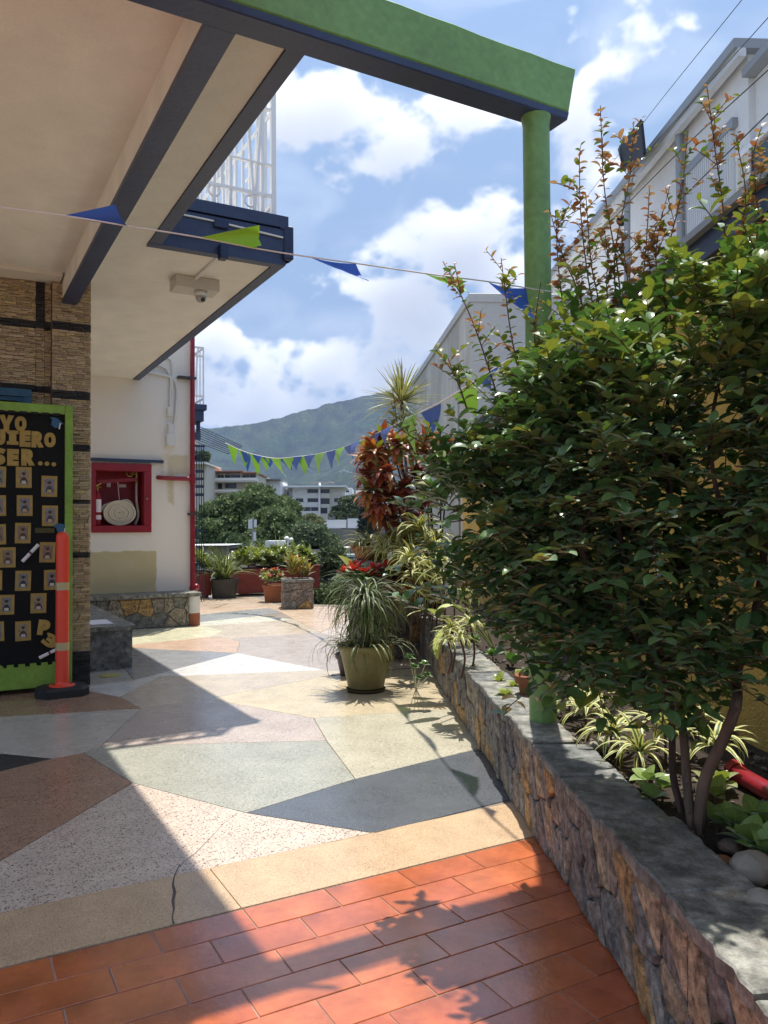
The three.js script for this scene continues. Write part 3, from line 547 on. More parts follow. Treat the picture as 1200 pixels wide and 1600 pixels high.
// conduits on the far wall
{
  const z = -12.82, q = (x, y) => onZ(x, y, z), t = thing('conduit_run', 'white surface conduits bending down to a junction box on the far wall', 'conduit', q(268, 690));
  const line = (pts, r) => partW('conduit', tube(pts.map(([x, y]) => q(x, y)), r, 40, 8), M.pvc, t);
  line([[220, 580], [245, 584], [262, 588], [272, 594], [276, 606], [275, 640], [270, 682]], .022);
  line([[228, 572], [248, 571], [260, 577], [266, 590], [266, 615], [266, 640]], .018);
  line([[236, 562], [255, 558], [266, 562], [269, 575], [269, 610], [268, 640]], .016);
  for (const [x0, y0, x1, y1] of [[261, 636, 269, 650], [262, 662, 270, 680]]) { const a = q(x0, y1), b = q(x1, y0); partW('coupling', chamfer(a.x, b.x, a.y, b.y, -12.85, -12.78, .01), M.pvc, t); }
  const a = q(259, 697), b = q(274, 679); partW('junction_box', chamfer(a.x, b.x, a.y, b.y, -12.85, -12.76, .012), M.pvc, t);
}
// fire standpipe
{
  const x = 3.555, z = -12.79, t = thing('standpipe', 'tall dark red fire standpipe with a side branch at the wall corner', 'pipe', V(x, 0, z));
  part('riser', muv(new THREE.CylinderGeometry(.038, .038, 5.6, 16).translate(0, .54 + 2.8, 0)), M.red, t);
  partW('branch', tube([V(x - .02, 2.335, z), V(3.2, 2.335, z), V(3.05, 2.34, z), V(3.02, 2.345, z - .03), V(3.015, 2.345, z - .07)], .036, 40, 12), M.red, t);
  part('tee', muv(new THREE.CylinderGeometry(.05, .05, .16, 16).translate(0, 2.335, 0)), M.red, t);
  part('foot_elbow', new THREE.SphereGeometry(.058, 16, 12).translate(.05, .575, .02), M.red, t);
  part('foot_collar', muv(new THREE.CylinderGeometry(.05, .05, .06, 16).translate(0, .56, 0)), M.red, t);
  for (const y of [3.98, 1.76]) part('pipe_clip', box(y > 3 ? -.24 : -.07, .055, y - .018, y + .018, -.06, .045), S({ color: C(.06, .05, .05), roughness: .6 }), t);
}
// hose cabinet, hose and extinguisher
{
  const t = thing('hose_cabinet', 'red fire hose cabinet with open glazed front let into the far white wall', 'cabinet', V(2.45, 1.47, -12.85));
  const fr = [[2.0, 2.905, 2.43, 2.55], [2.0, 2.905, 1.468, 1.575], [2.0, 2.065, 1.576, 2.429], [2.79, 2.905, 1.576, 2.429]];
  for (const [a, b, c, d] of fr) partW('frame', chamfer(a, b, c, d, -12.849, -12.81, .006), M.red, t);
  partW('back_panel', box(2.06, 2.795, 1.565, 2.445, -13.29, -13.27), M.redDeep, t);
  partW('side_panel', merge([box(2.056, 2.07, 1.565, 2.445, -13.265, -12.855), box(2.785, 2.799, 1.565, 2.445, -13.265, -12.855), box(2.072, 2.783, 1.562, 1.575, -13.265, -12.855), box(2.072, 2.783, 2.432, 2.447, -13.265, -12.855)]), M.redDeep, t);
  partW('hose_rack', flatbar(V(2.12, 2.26, -12.98), V(2.72, 2.315, -12.98), .055, .03), M.red, t);
  partW('handle', bar(V(2.83, 2.0, -12.81), V(2.83, 2.0, -12.785), .014, 10), M.brass, t);
  partW('valve', merge([bar(V(2.72, 2.40, -13.05), V(2.60, 2.41, -13.0), .018, 8), bar(V(2.72, 2.44, -13.05), V(2.72, 2.26, -13.05), .03, 10), new THREE.TorusGeometry(.05, .009, 6, 16).translate(2.60, 2.41, -12.97)]), M.brass, t);
  partW('notice_plate', box(2.30, 2.36, 2.20, 2.27, -13.268, -13.262), M.paper, t); partW('notice_plate', box(2.49, 2.60, 2.20, 2.25, -13.268, -13.262), M.paper, t);
  const h = thing('fire_hose', 'rolled cream canvas fire hose lying inside the red cabinet', 'hose', V(2.44, 1.576, -13.05));
  for (let k = 0; k < 6; k++) { const R = .245 - k * .040, r = R - .029, sh = new THREE.Shape(); sh.absellipse(0, 0, R, R * .80, 0, Math.PI * 2); const ho = new THREE.Path(); ho.absellipse(0, 0, r, r * .78, 0, Math.PI * 2); sh.holes.push(ho); const g = new THREE.ExtrudeGeometry(sh, { depth: .12 - (k % 2) * .012, bevelEnabled: true, bevelSize: .003, bevelThickness: .003, bevelSegments: 1, curveSegments: 28 }); part('hose_coil', muv(g.translate(0, .20, 0)), M.hose, h); }
  part('hose_end', tube([V(-.24, .235, .05), V(-.25, .29, .06), V(-.15, .345, .06), V(0, .375, .06), V(.12, .40, .05), V(.17, .37, .05), V(.21, .30, .04)], .022, 30, 8), M.hose, h);
  part('hose_drop', tube([V(.28, .68, 0), V(.275, .4, .03), V(.30, .15, .03), V(.25, .02, .04)], .02, 24, 8), S({ color: C(.45, .43, .40), roughness: .6 }), h);
  part('cord', bar(V(-.03, .72, .08), V(.0, .40, .08), .004, 5), M.string, h);
  const e = thing('fire_extinguisher', 'small red fire extinguisher with pale label at the cabinet left side', 'fire extinguisher', V(2.105, 1.576, -12.95));
  part('cylinder', lathe([[0, 0], [.055, 0], [.058, .02], [.058, .44], [.045, .5], [.02, .53], [.018, .56]], 20), M.red, e);
  part('label', muv(new THREE.CylinderGeometry(.0595, .0595, .2, 20, 1, true, -1.2, 2.4).translate(0, .31, 0)), M.paper, e); part('label', muv(new THREE.CylinderGeometry(.0595, .0595, .07, 20, 1, true, -1.2, 2.4).translate(0, .13, 0)), M.paper, e);
  part('valve', merge([bar(V(0, .55, 0), V(0, .62, 0), .02, 10), bar(V(-.03, .62, .02), V(.05, .66, .03), .012, 6), bar(V(-.03, .60, .02), V(.05, .60, .04), .01, 6)]), M.brass, e);
}
// dome camera under its box on the ceiling
{
  const t = thing('security_camera', 'dome security camera under a beige box on the ceiling of the bay', 'camera', V(2.12, 3.9, -7.55));
  part('mount_box', prismY([[-.21, -.12], [.21, -.12], [.21, .12], [-.21, .12]], -.115, -.001, .006), S({ color: C(.55, .52, .46), roughness: .6 }), t);
  part('dome_base', lathe([[0, -.117], [.062, -.117], [.062, -.15], [.055, -.165]], 24).translate(.05, 0, .04), M.pvc, t);
  part('dome', new THREE.SphereGeometry(.05, 20, 14).translate(.05, -.175, .04), S({ color: C(.42, .41, .38), roughness: .4 }), t);
  part('lens', new THREE.SphereGeometry(.024, 14, 10).translate(.06, -.20, .072), M.darkGlass, t);
  partW('conduit', bar(V(2.10, 3.875, -7.42), V(2.12, 3.90, -6.70), .016, 8), M.pvc, t);
}
// railing on the balcony over the bay: front run and the run back along the side
{
  const t = thing('balcony_railing', 'white metal balcony railing of geometric bars above the navy fascia', 'railing', V(2.61, 4.32, -6.72));
  const W = M.whiteMetal, y0 = 4.33, y1 = 5.46, z = -6.72, x1 = 2.61;
  const rail = (a, b, w = .03, n = 'rail') => partW(n, flatbar(a, b, w, .03, V(0, .02, 1)), W, t);
  const B = (a, b) => partW('bar', flatbar(a, b, .027, .02, V(.3, 0, 1)), W, t);
  partW('post', box(x1 - .022, x1 + .022, y0, y1 + .03, z - .022, z + .022), W, t);
  for (const y of [y1, y0 + .17]) rail(V(1.2, y, z), V(x1, y, z)); for (const y of [y1 - .17, y0 + .45]) rail(V(1.2, y, z), V(x1, y, z), .018);
  for (const y of [y1, y0 + .1]) rail(V(x1, y, z), V(x1, y, -12.4)); for (const y of [y1 - .17]) rail(V(x1, y, z), V(x1, y, -12.4), .018);
  for (let i = 0; i < 9; i++) { const x = x1 - .1 - i * .15; const k = i % 4; if (k === 1) { B(V(x, y1 - .17, z), V(x + .07, y0, z)); B(V(x + .14, y1 - .17, z), V(x + .07, y0, z)); } else if (k === 3) { B(V(x, y1, z), V(x, y0, z)); B(V(x + .07, y1 - .3, z), V(x + .07, y0 + .17, z)); for (const yy of [.55, .68]) rail(V(x, y0 + yy, z), V(x + .07, y0 + yy, z), .016, 'bar'); } else B(V(x, y1, z), V(x, y0, z)); }
  for (let i = 0; i < 26; i++) { const zz = z - .2 - i * .21; B(V(x1, y1, zz), V(x1, y0, zz)); if (i % 3 === 1) { B(V(x1, y1 - .17, zz), V(x1, y0 + .2, zz - .12)); } if (i % 3 === 2) { rail(V(x1, y0 + .6, zz), V(x1, y0 + .6, zz - .12), .016, 'bar'); rail(V(x1, y0 + .75, zz), V(x1, y0 + .75, zz - .12), .016, 'bar'); } if (i % 5 === 0) partW('post', box(x1 - .018, x1 + .018, y0, y1, zz - .09, zz - .055), W, t); }
  for (const [xx, yy] of [[x1 - .22, y0 + .09], [x1 - .55, y0 + .12], [x1 - .72, y0 + .12]]) partW('ring', new THREE.TorusGeometry(.05, .01, 6, 16).translate(xx, yy, z), W, t);
}
// balcony, bars and open grille at the far end of the house
{
  const z = -16.5, t = thing('far_balcony', 'small navy edged balcony with white railing beyond the red standpipe', 'balcony', V(4.2, 3.8, z));
  partW('fascia', merge([box(3.5, 4.83, 3.82, 4.05, -18.5, z), box(3.5, 4.88, 4.052, 4.17, -18.55, z + .05)]), M.navy, t);
  partW('soffit', box(3.5, 4.78, 3.43, 3.58, -18.4, z - .06), M.navy, t); partW('post', box(4.72, 4.78, 3.58, 3.82, z - .2, z - .1), M.navyDark, t);
  partW('slab', box(3.5, 4.74, 3.33, 3.43, -18.4, z - .1), M.white, t);
  for (const y of [5.38, 4.35, 5.2]) partW('rail', flatbar(V(3.5, y, z), V(4.83, y, z), .035, .03, V(0, .01, 1)), M.whiteMetal, t);
  for (let i = 0; i < 12; i++) { const x = 4.82 - i * .11; partW('bar', flatbar(V(x, 5.38, z), V(i % 3 === 1 ? x - .1 : x, 4.18, z), .03, .02), M.whiteMetal, t); }
  for (const y of [5.38, 4.3]) partW('rail', flatbar(V(4.82, y, z), V(4.82, y, -18.4), .035, .03, V(1, .01, 0)), M.whiteMetal, t);
  for (let i = 1; i < 8; i++) partW('bar', flatbar(V(4.82, 5.38, z - i * .25), V(4.82, 4.18, z - i * .25), .03, .02, V(1, 0, 0)), M.whiteMetal, t);
  const s = thing('bar_screen', 'tall screen of thin dark navy vertical bars under the far balcony', 'screen', V(4.2, 0, z));
  for (let i = 0; i < 16; i++) { const x = 4.86 - i * .05; partW('bar', bar(V(x, 0, z - .12), V(x, 3.34, z - .12), .0095, 6), M.navyDark, s); }
  for (const y of [.1, 1.5, 3.3]) partW('rail', box(4.08, 4.88, y - .018, y + .018, z - .14, z - .10), M.navyDark, s);
  const g = thing('sloping_grille', 'sloping open grille of dark bars sticking out above the far pots', 'grille', V(4.9, 3.6, z));
  const a0 = onZ(306, 664, z), a1 = onZ(378, 697, z), b0 = onZ(306, 690, -15.6), b1 = onZ(356, 709, -15.6);
  for (let i = 0; i < 8; i++) { const k = i / 7; partW('bar', bar(a0.clone().lerp(b0, k), a1.clone().lerp(b1, k), .008, 6), M.navyDark, g); }
  partW('edge_bar', bar(a1, b1, .014, 6), M.navyDark, g); partW('edge_bar', bar(a0.clone().lerp(a1, .4), b0.clone().lerp(b1, .4), .012, 6), M.navyDark, g);
}
// benches
{
  const t = thing('stone_bench', 'long stone clad bench with slate seat below the hose cabinet', 'bench', V(2.4, 0, -12.6)); rnd = mulberry(77);
  partW('core', box(1.0, 3.47, 0, .46, -12.84, -12.36), M.grout, t);
  stoneFace(t, 1.0, 3.38, 0.002, .46, () => .22, (g) => { g.translate(-2.4, 0, -12.36 + 12.6); }, { tall: .9, pack: .9, proud: .03, tones: [stoneTones[7], slateTones[0], stoneTones[7], slateTones[1], stoneTones[0], slateTones[3], stoneTones[7], slateTones[0], stoneTones[2], stoneTones[6], stoneTones[4]] });
  let x = 1.0; while (x < 3.52) { const e = Math.min(3.56, x + rr(.45, .75)); partW('seat_slab', prismY([[x + .003, -12.848], [e, -12.848], [e, -12.30 + rr(-.01, .01)], [x + .003, -12.30 + rr(-.01, .01)]], .461, .525, .008), slateTones[2], t); x = e + .002; }
  const e = partW('end_pier', new THREE.CylinderGeometry(.10, .10, .26, 24).translate(3.46, .33, -12.40), M.white, t); e.userData.label = 'white painted rounded end';
  const e2 = partW('end_pier', new THREE.CylinderGeometry(.10, .10, .2, 24).translate(3.46, .10, -12.40), S({ color: C(.30, .10, .05), roughness: .8 }), t); e2.userData.label = 'brick red foot of the rounded end';
  const n = thing('stone_bench', 'grey slate block bench running back beside the stone pier', 'bench', V(1.6, 0, -10)); 
  partW('front_slab', prismY([[1.36, -8.915], [1.80, -8.915], [1.80, -8.89], [1.36, -8.89]], .0, .41, .004), slateTones[3], n);
  partW('core', box(1.36, 1.79, 0, .409, -12.28, -8.917), M.grout, n);
  let zz = -8.90; while (zz > -12.2) { const b = Math.max(-12.28, zz - rr(.5, .8)); partW('side_slab', box(1.791, 1.812, 0.002, .408, b, zz - .004), slateTones[Math.floor(rnd() * 4)], n); partW('seat_slab', prismY([[1.33, zz + .04], [1.85, zz + .04], [1.85, b + .043], [1.33, b + .043]], .411, .46, .007), slateTones[2], n); zz = b; }
  const pa = thing('paper_sheet', 'white sheet of paper lying on the grey slate block bench', 'paper', V(1.52, .462, -9.35)); part('sheet', box(-.1, .13, 0, .004, -.22, .26), M.paper, pa);
}
// ============================================================ green frame: beam and round post
{
  const t = thing('pergola_frame', 'green painted concrete beam with navy underside on a round green post', 'frame', V(2.757, .457, -3.255));
  rnd = mulberry(21); const wob = (x0, x1, y, a) => { const p = []; const n = Math.max(1, Math.round(Math.abs(x1 - x0) / .16)); for (let i = 0; i <= n; i++) p.push([mix(x0, x1, i / n), y + (i && i < n ? (rnd() - .5) * a : 0)]); return p; };
  partW('beam', prismZ([...wob(-4.5, 2.935, 3.70, .004), ...wob(2.99, -4.5, 3.955, .010)], -3.325, -3.19, .009), M.green, t);
  const sf = partW('beam_soffit', prismZ([[-4.5, 3.655], [2.92, 3.655], [2.934, 3.699], [-4.5, 3.699]], -3.33, -3.187, .006), M.navy, t); sf.userData.label = 'navy painted underside of the beam';
  part('post', muv(lathe([[.0705, 0], [.0705, .6], [.070, 1.6], [.0705, 2.5], [.071, 3.2]], 40)), M.green, t);
  part('post_head', muv(lathe([[.071, 3.155], [.076, 3.18], [.080, 3.197]], 40)), M.green, t);
}
// ============================================================ notice board
const font = await new FontLoader().loadAsync('fonts/droid/droid_sans_bold.typeface.json');
{
  const z = -7.95, q = (x, y, d = .004) => onZ(x, y, z + d), t = thing('notice_board', 'black notice board with green frame, gold letters and photo cards', 'notice board', V(.4, 0, z));
  const a = q(0, 1080), top = 2.655, bot = .045, R = q(113, 800).x, L0 = -1.2;
  partW('panel', box(L0 + .05, R - .02, bot + .04, top - .04, z - .05, z), S({ color: 0xffffff, roughness: .9, map: (() => { const r = mulberry(9), st = []; for (let i = 0; i < 240; i++) st.push([Math.floor(r() * 512), Math.floor(r() * 512), r()]); const A = new Uint8Array(512 * 512); st.forEach(([x, y, k]) => { A[y * 512 + x] = 60 + 150 * k; if (k > .8) { A[y * 512 + ((x + 1) & 511)] = 120; A[((y + 1) & 511) * 512 + x] = 120; } }); return tex(512, 512, (u, v, x, y) => { const s = A[y * 512 + x] / 255; return [.035 + s * .8, .036 + s * .78, .045 + s * .7]; }); })() }), t);
  partW('frame', chamfer(R - .068, R, bot, top, z - .06, z + .03, .006), M.lime, t);
  partW('frame', chamfer(L0, R - .0685, top - .085, top, z - .06, z + .028, .006), M.lime, t);
  partW('frame', chamfer(L0, R - .0685, bot, bot + .20, z - .06, z + .028, .006), M.lime, t);
  partW('frame', chamfer(L0, L0 + .06, bot + .205, top - .09, z - .06, z + .028, .006), M.lime, t);
  const cren = []; for (let x = L0 + .1; x < R - .1; x += .095) { cren.push(box(x, x + .055, bot + .19, bot + .225, z + .001, z + .03)); }
  stuff(partW('scalloped_edge', merge(cren), M.lime, t)); const cr2 = []; for (let x = L0 + .1; x < R - .1; x += .095) cr2.push(box(x, x + .06, top - .10, top - .078, z + .02, z + .0315)); stuff(partW('scalloped_edge', merge(cr2), M.black, t));
  // letters: cut-out card, fat and rounded
  const letter = (ch, x0, y0, x1, y1, turn = 0) => {
    const g = new TextGeometry(ch, { font, size: 1, depth: .004, curveSegments: 6, bevelEnabled: true, bevelSize: .085, bevelThickness: .003, bevelSegments: 1 }); g.computeBoundingBox(); const b = g.boundingBox, A = q(x0, y1), B = q(x1, y0);
    g.translate(-(b.min.x + b.max.x) / 2, -(b.min.y + b.max.y) / 2, 0); g.scale((B.x - A.x) / (b.max.x - b.min.x), (B.y - A.y) / (b.max.y - b.min.y), 1); g.rotateZ(turn); g.translate((A.x + B.x) / 2, (A.y + B.y) / 2, z + .004); const o = partW('letter', muv(g), M.gold, t); o.userData.label = `gold cut-out letter ${ch}`; };
  letter('Y', -2, 649, 22, 674); letter('O', 23, 651, 41.5, 673);
  letter('Q', -38, 670, -13, 698); letter('U', -12, 671, 8.5, 695); letter('I', 10.5, 673, 29, 694.5); letter('E', 30.5, 673, 48, 698); letter('R', 49, 674.5, 68, 699); letter('O', 69, 676.5, 87, 698.5);
  letter('S', -14, 700, 9, 726); letter('E', 11, 702, 29.5, 727.5); letter('R', 33, 702, 54, 727.5);
  for (const [x, y] of [[63, 724], [73.2, 724.5], [84, 725.5]]) { const p = q(x, y); partW('dot', new THREE.CylinderGeometry(.02, .02, .008, 16).rotateX(Math.PI / 2).translate(p.x, p.y, z + .006), M.gold, t); }
  letter('P', 59, 968, 78, 993, -.14); letter('3', 66, 990, 91, 1012, -.65);
  // photo cards: a child in cap and gown, no one in particular
  const print = (k) => { const c = document.createElement('canvas'); c.width = 96; c.height = 128; const x = c.getContext('2d'), r = mulberry(40 + k); const bg = ['#8d8a86', '#93806a', '#8f8c90', '#a4977e'][k % 4], gown = ['#2c3140', '#5a3d33', '#3c4654', '#4d2f33'][k % 4];
    x.fillStyle = bg; x.fillRect(0, 0, 96, 128); for (let i = 0; i < 60; i++) { x.fillStyle = `rgba(${r() * 255 | 0},${r() * 200 | 0},${r() * 180 | 0},.25)`; x.fillRect(r() * 96, r() * 128, 6 + r() * 14, 4 + r() * 12); }
    x.fillStyle = gown; x.beginPath(); x.moveTo(12, 112); x.quadraticCurveTo(20, 62, 48, 60); x.quadraticCurveTo(76, 62, 84, 112); x.fill(); x.fillStyle = '#b08463'; x.beginPath(); x.ellipse(46 + k, 46, 12 + k % 3, 15 + k % 2, 0, 0, 7); x.fill(); x.fillStyle = '#2a1d17'; x.beginPath(); x.ellipse(48, 36, 15, 10, 0, 0, 7); x.fill();
    x.fillStyle = gown; x.beginPath(); x.moveTo(22, 28); x.lineTo(48, 18); x.lineTo(74, 28); x.lineTo(48, 37); x.fill(); x.fillStyle = ['#d8d3c4', '#e4ddc8', '#c7c0b0', '#cfae7a'][(k + 1) % 4]; x.fillRect(28, 92, 40, 24);
    const m = new THREE.CanvasTexture(c); m.colorSpace = THREE.SRGBColorSpace; return S({ map: m, roughness: .6, color: C(.8, .8, .8) }); };
  const prints = [0, 1, 2, 3, 4, 5, 6].map(print);
  const cards = [[-3, 745], [37, 746], [77, 760], [-3, 790], [38.5, 790], [78, 806], [-3, 835], [35.6, 833], [12, 871], [74, 863], [-9, 907], [36, 907.5], [81, 906], [10, 945], [60, 942.5], [-6, 987], [36, 986]];
  rnd = mulberry(8);
  cards.forEach(([x, y], i) => { const A = q(x - 12.4, y + 16), B = q(x + 12.4, y - 16), cx = (A.x + B.x) / 2, cy = (A.y + B.y) / 2, w = (B.x - A.x) / 2, h = (B.y - A.y) / 2, tl = rr(-.03, .03);
    const c = partW('photo_card', box(-w, w, -h, h, 0, .006).rotateZ(tl).translate(cx, cy, z + .002), M.gold, t); const g = new THREE.PlaneGeometry(w * 1.3, h * 1.45).rotateZ(tl).translate(cx, cy, z + .0092); const p = part('photo_print', g, prints[(i * 3 + (i >> 2)) % 7], c); p.position.set(0, 0, 0); });
  for (const [x, y, L1, an] of [[47.3, 864, .205, .85], [77, 1020, .19, .42]]) { const p = q(x, y), d = V(Math.cos(an), Math.sin(an), 0).multiplyScalar(L1 / 2); d.z = 0; p.z = z + .02; const s = partW('diploma_scroll', merge([bar(p.clone().sub(d), p.clone().add(d), .016, 12)]), M.paper, t); const d2 = d.clone().multiplyScalar(.09); const rb = part('ribbon', bar(p.clone().sub(d2), p.clone().add(d2), .0185, 12), S({ color: C(.10, .04, .03), roughness: .6 }), s); rb.position.set(0, 0, 0); }
  for (const [x, y, k, an] of [[88, 660, .066, .35], [95, 824, .07, -.2]]) { const p = q(x, y); const c = partW('cap_cutout', prismZ([[-1, .35], [-.3, .62], [1, .15], [.62, -.05], [.6, -.55], [.1, -.85], [-.55, -.6], [-.6, 0]].map(([u, v]) => [u * k, v * k]), 0, .006, .001).rotateZ(-an).translate(p.x, p.y, z + .012), S({ color: C(.05, .16, .30), roughness: .7, map: T.mottle }), t); const tl = part('tassel', bar(V(p.x + k * .5, p.y - k * .1, z + .02), V(p.x + k * .35, p.y - k * .95, z + .02), .006, 6), M.paper, c); tl.position.set(0, 0, 0); }
  { const p = q(70, 829); partW('olive_tag', chamfer(p.x - .085, p.x + .085, p.y - .024, p.y + .026, z + .002, z + .008, .004), S({ color: C(.07, .06, .015), roughness: .7 }), t); }
  { const p = q(55, 1048); partW('medal', merge([new THREE.CylinderGeometry(.052, .052, .01, 24).rotateX(Math.PI / 2).translate(p.x, p.y, z + .006), new THREE.TorusGeometry(.034, .005, 6, 24).translate(p.x, p.y, z + .012)]), S({ color: C(.42, .22, .03), roughness: .5 }), t); const p2 = q(-2, 1048); partW('medal', new THREE.CylinderGeometry(.05, .05, .01, 24).rotateX(Math.PI / 2).translate(p2.x, p2.y, z + .006), S({ color: C(.2, .2, .06), roughness: .5 }), t); }
  for (const x of [-1.0, .9]) partW('foot', box(x, x + .06, 0, bot - .002, z - .055, z + .03), M.black, t);
}
// ============================================================ delineator post
{
  const t = thing('traffic_bollard', 'orange plastic delineator post with two tan bands on a black base', 'bollard', V(.952, 0, -7.70));
  const oct = [[-.22, -.08], [-.15, -.17], [.15, -.17], [.22, -.08], [.22, .08], [.15, .17], [-.15, .17], [-.22, .08]];
  part('base', prismY(oct, 0, .085, .02), M.rubber, t);
  part('post', muv(lathe([[.098, .085], [.062, .10], [.059, .13], [.0555, 1.41], [.051, 1.45], [.025, 1.468], [0, 1.47]], 36)), M.orange, t);
  for (const y of [.44, .98]) part('reflective_band', muv(new THREE.CylinderGeometry(.0598, .0602, .07, 36, 1, true).translate(0, y, 0)), M.band, t);
  part('collar', muv(lathe([[.11, .085], [.11, .094], [.08, .10]], 36)), M.orange, t);
}
// ============================================================ bunting
const flagMats = { g: P({ color: C(.32, .68, .04), roughness: .6, transmission: .3, thickness: 0 }), b: P({ color: C(.03, .12, .50), roughness: .6, transmission: .25, thickness: 0 }) };
function flagGeo(a, b, tip, curl, seg = 10) { // cloth between two points of the string and its tip
  const pos = [], idx = [], nrm = b.clone().sub(a).cross(tip.clone().sub(a)).normalize(), n = 6;
  for (let i = 0; i <= seg; i++) { const t = i / seg; for (let j = 0; j <= n; j++) { const e = j / n, p = a.clone().lerp(b, e).lerp(tip, t); p.addScaledVector(nrm, curl * Math.sin(t * 2.6) * (.4 + e) * (1 - .4 * t) + curl * .5 * Math.sin(e * 3.1) * (1 - t)); pos.push(p.x, p.y, p.z); } }
  for (let i = 0; i < seg; i++) for (let j = 0; j < n; j++) { const p = i * (n + 1) + j; idx.push(p, p + 1, p + n + 1, p + 1, p + n + 2, p + n + 1); }
  const g = new THREE.BufferGeometry(); g.setAttribute('position', new THREE.Float32BufferAttribute(pos, 3)); g.setIndex(idx); g.computeVertexNormals(); return g;
}
{
  const D = 3.15, sp = [[-420, 262, 2.3], [-60, 316, 2.8], [100, 337, 2.95], [200, 353, 3.0], [312, 371, 3.1], [400, 388, 3.15], [480, 401, 3.2], [560, 412, 3.3], [670, 428, 3.45], [770, 441, 3.7], [836, 452, 4.02], [864, 456, 4.12]].map(([x, y, d]) => atD(x, y, d));
  const t = thing('bunting', 'near string of blue and green pennants crossing under the ceiling to the post', 'bunting', sp[5].clone());
  partW('string', tube(sp, .0032, 120, 6), M.string, t);
  const F2 = [['b', [97, 337], [200, 354], [182, 319], 3.0, .02], ['g', [312, 371], [400, 388], [404, 352], 3.1, -.03], ['b', [482, 401], [556, 412], [576, 437], 3.25, .02], ['g', [662, 427], [722, 434], [733, 456], 3.5, .02], ['b', [762, 440], [822, 450], [846, 505], 3.8, .05], ['g', [866, 452], [900, 456], [884, 470], 4.1, .02]];
  for (const [c, a, b, tip, d, k] of F2) { const o = partW('flag', flagGeo(atD(...a, d), atD(...b, d), atD(...tip, d - .04), k), flagMats[c], t); o.userData.label = c === 'g' ? 'green pennant' : 'blue pennant'; }
  // loose green tip of the second flag curling over
  partW('flag_tip', flagGeo(atD(392, 386, 3.1), atD(402, 370, 3.1), atD(407, 383, 3.08), .01, 4), flagMats.g, t);
}
{
  const raw = [[352, 692], [380, 705], [420, 715], [470, 713], [520, 704], [560, 690], [600, 672], [640, 652], [690, 628], [735, 600], [775, 575], [815, 548], [845, 515], [866, 485]];
  const inv = (x) => mix(1 / 15.2, 1 / 4.15, sstep(0, 1, Math.pow((x - 352) / 514, 1.35)));
  const pts = raw.map(([x, y]) => atD(x, y, 1 / inv(x))), curve = new THREE.CatmullRomCurve3(pts);
  const t = thing('bunting', 'far sagging string of small green and blue pennants before the mountain', 'bunting', pts[5].clone());
  partW('string', tube(pts, .007, 120, 5), M.string, t); rnd = mulberry(64);
  const FL = [[363, 'g', 25, 2], [380, 'g', 22, 3], [384, 'b', 26, 2], [397, 'g', 28, 5], [402, 'b', 14, 5], [413, 'g', 18, 3], [418, 'b', 13, 3], [431, 'g', 24, 16], [443, 'b', 18, 12], [452, 'g', 18, 4], [462, 'b', 19, 2], [473, 'g', 24, 2], [484, 'b', 19, 0], [499, 'g', 28, 0], [518, 'b', 28, 2], [531, 'g', 24, -1], [546, 'b', 18, 6], [555, 'b', 26, -2], [568, 'g', 22, 4], [585, 'b', 22, 3], [604, 'b', 26, 3], [638, 'g', 50, 14], [672, 'b', 34, 3], [722, 'g', 36, 22], [762, 'b', 24, 12], [812, 'g', 34, 12], [846, 'b', 30, 12], [856, 'g', 30, 10]];
  for (const [x, c, drop, side] of FL) {
    let lo = 0, hi = 1; const sx = (k) => { const p = curve.getPointAt(k).project(camera); return (p.x * .5 + .5) * 1200; }; for (let i = 0; i < 24; i++) { const m = (lo + hi) / 2; if (sx(m) < x) lo = m; else hi = m; }
    const a = curve.getPointAt(lo), Dn = 1 / inv(x), px = Dn / F, half = x > 600 ? 17 : x > 450 ? 10.5 : 8, step = (sx(Math.min(1, lo + .004)) - sx(Math.max(0, lo - .004))) / .008, dk = Math.min(half / Math.abs(step), .03), A = curve.getPointAt(Math.max(0, lo - dk)), B = curve.getPointAt(Math.min(1, lo + dk));
    const right = V(1, 0, 0).applyQuaternion(camera.quaternion), tip = a.clone().addScaledVector(V(0, 1, 0), -drop * 1.18 * px).addScaledVector(right, side * px).addScaledVector(PT, rr(-.05, .05));
    const o = partW('flag', flagGeo(A, B, tip, rr(.02, .05) * (rnd() < .5 ? -1 : 1), 6), flagMats[c], t); o.userData.label = c === 'g' ? 'green pennant' : 'blue pennant';
  }
}
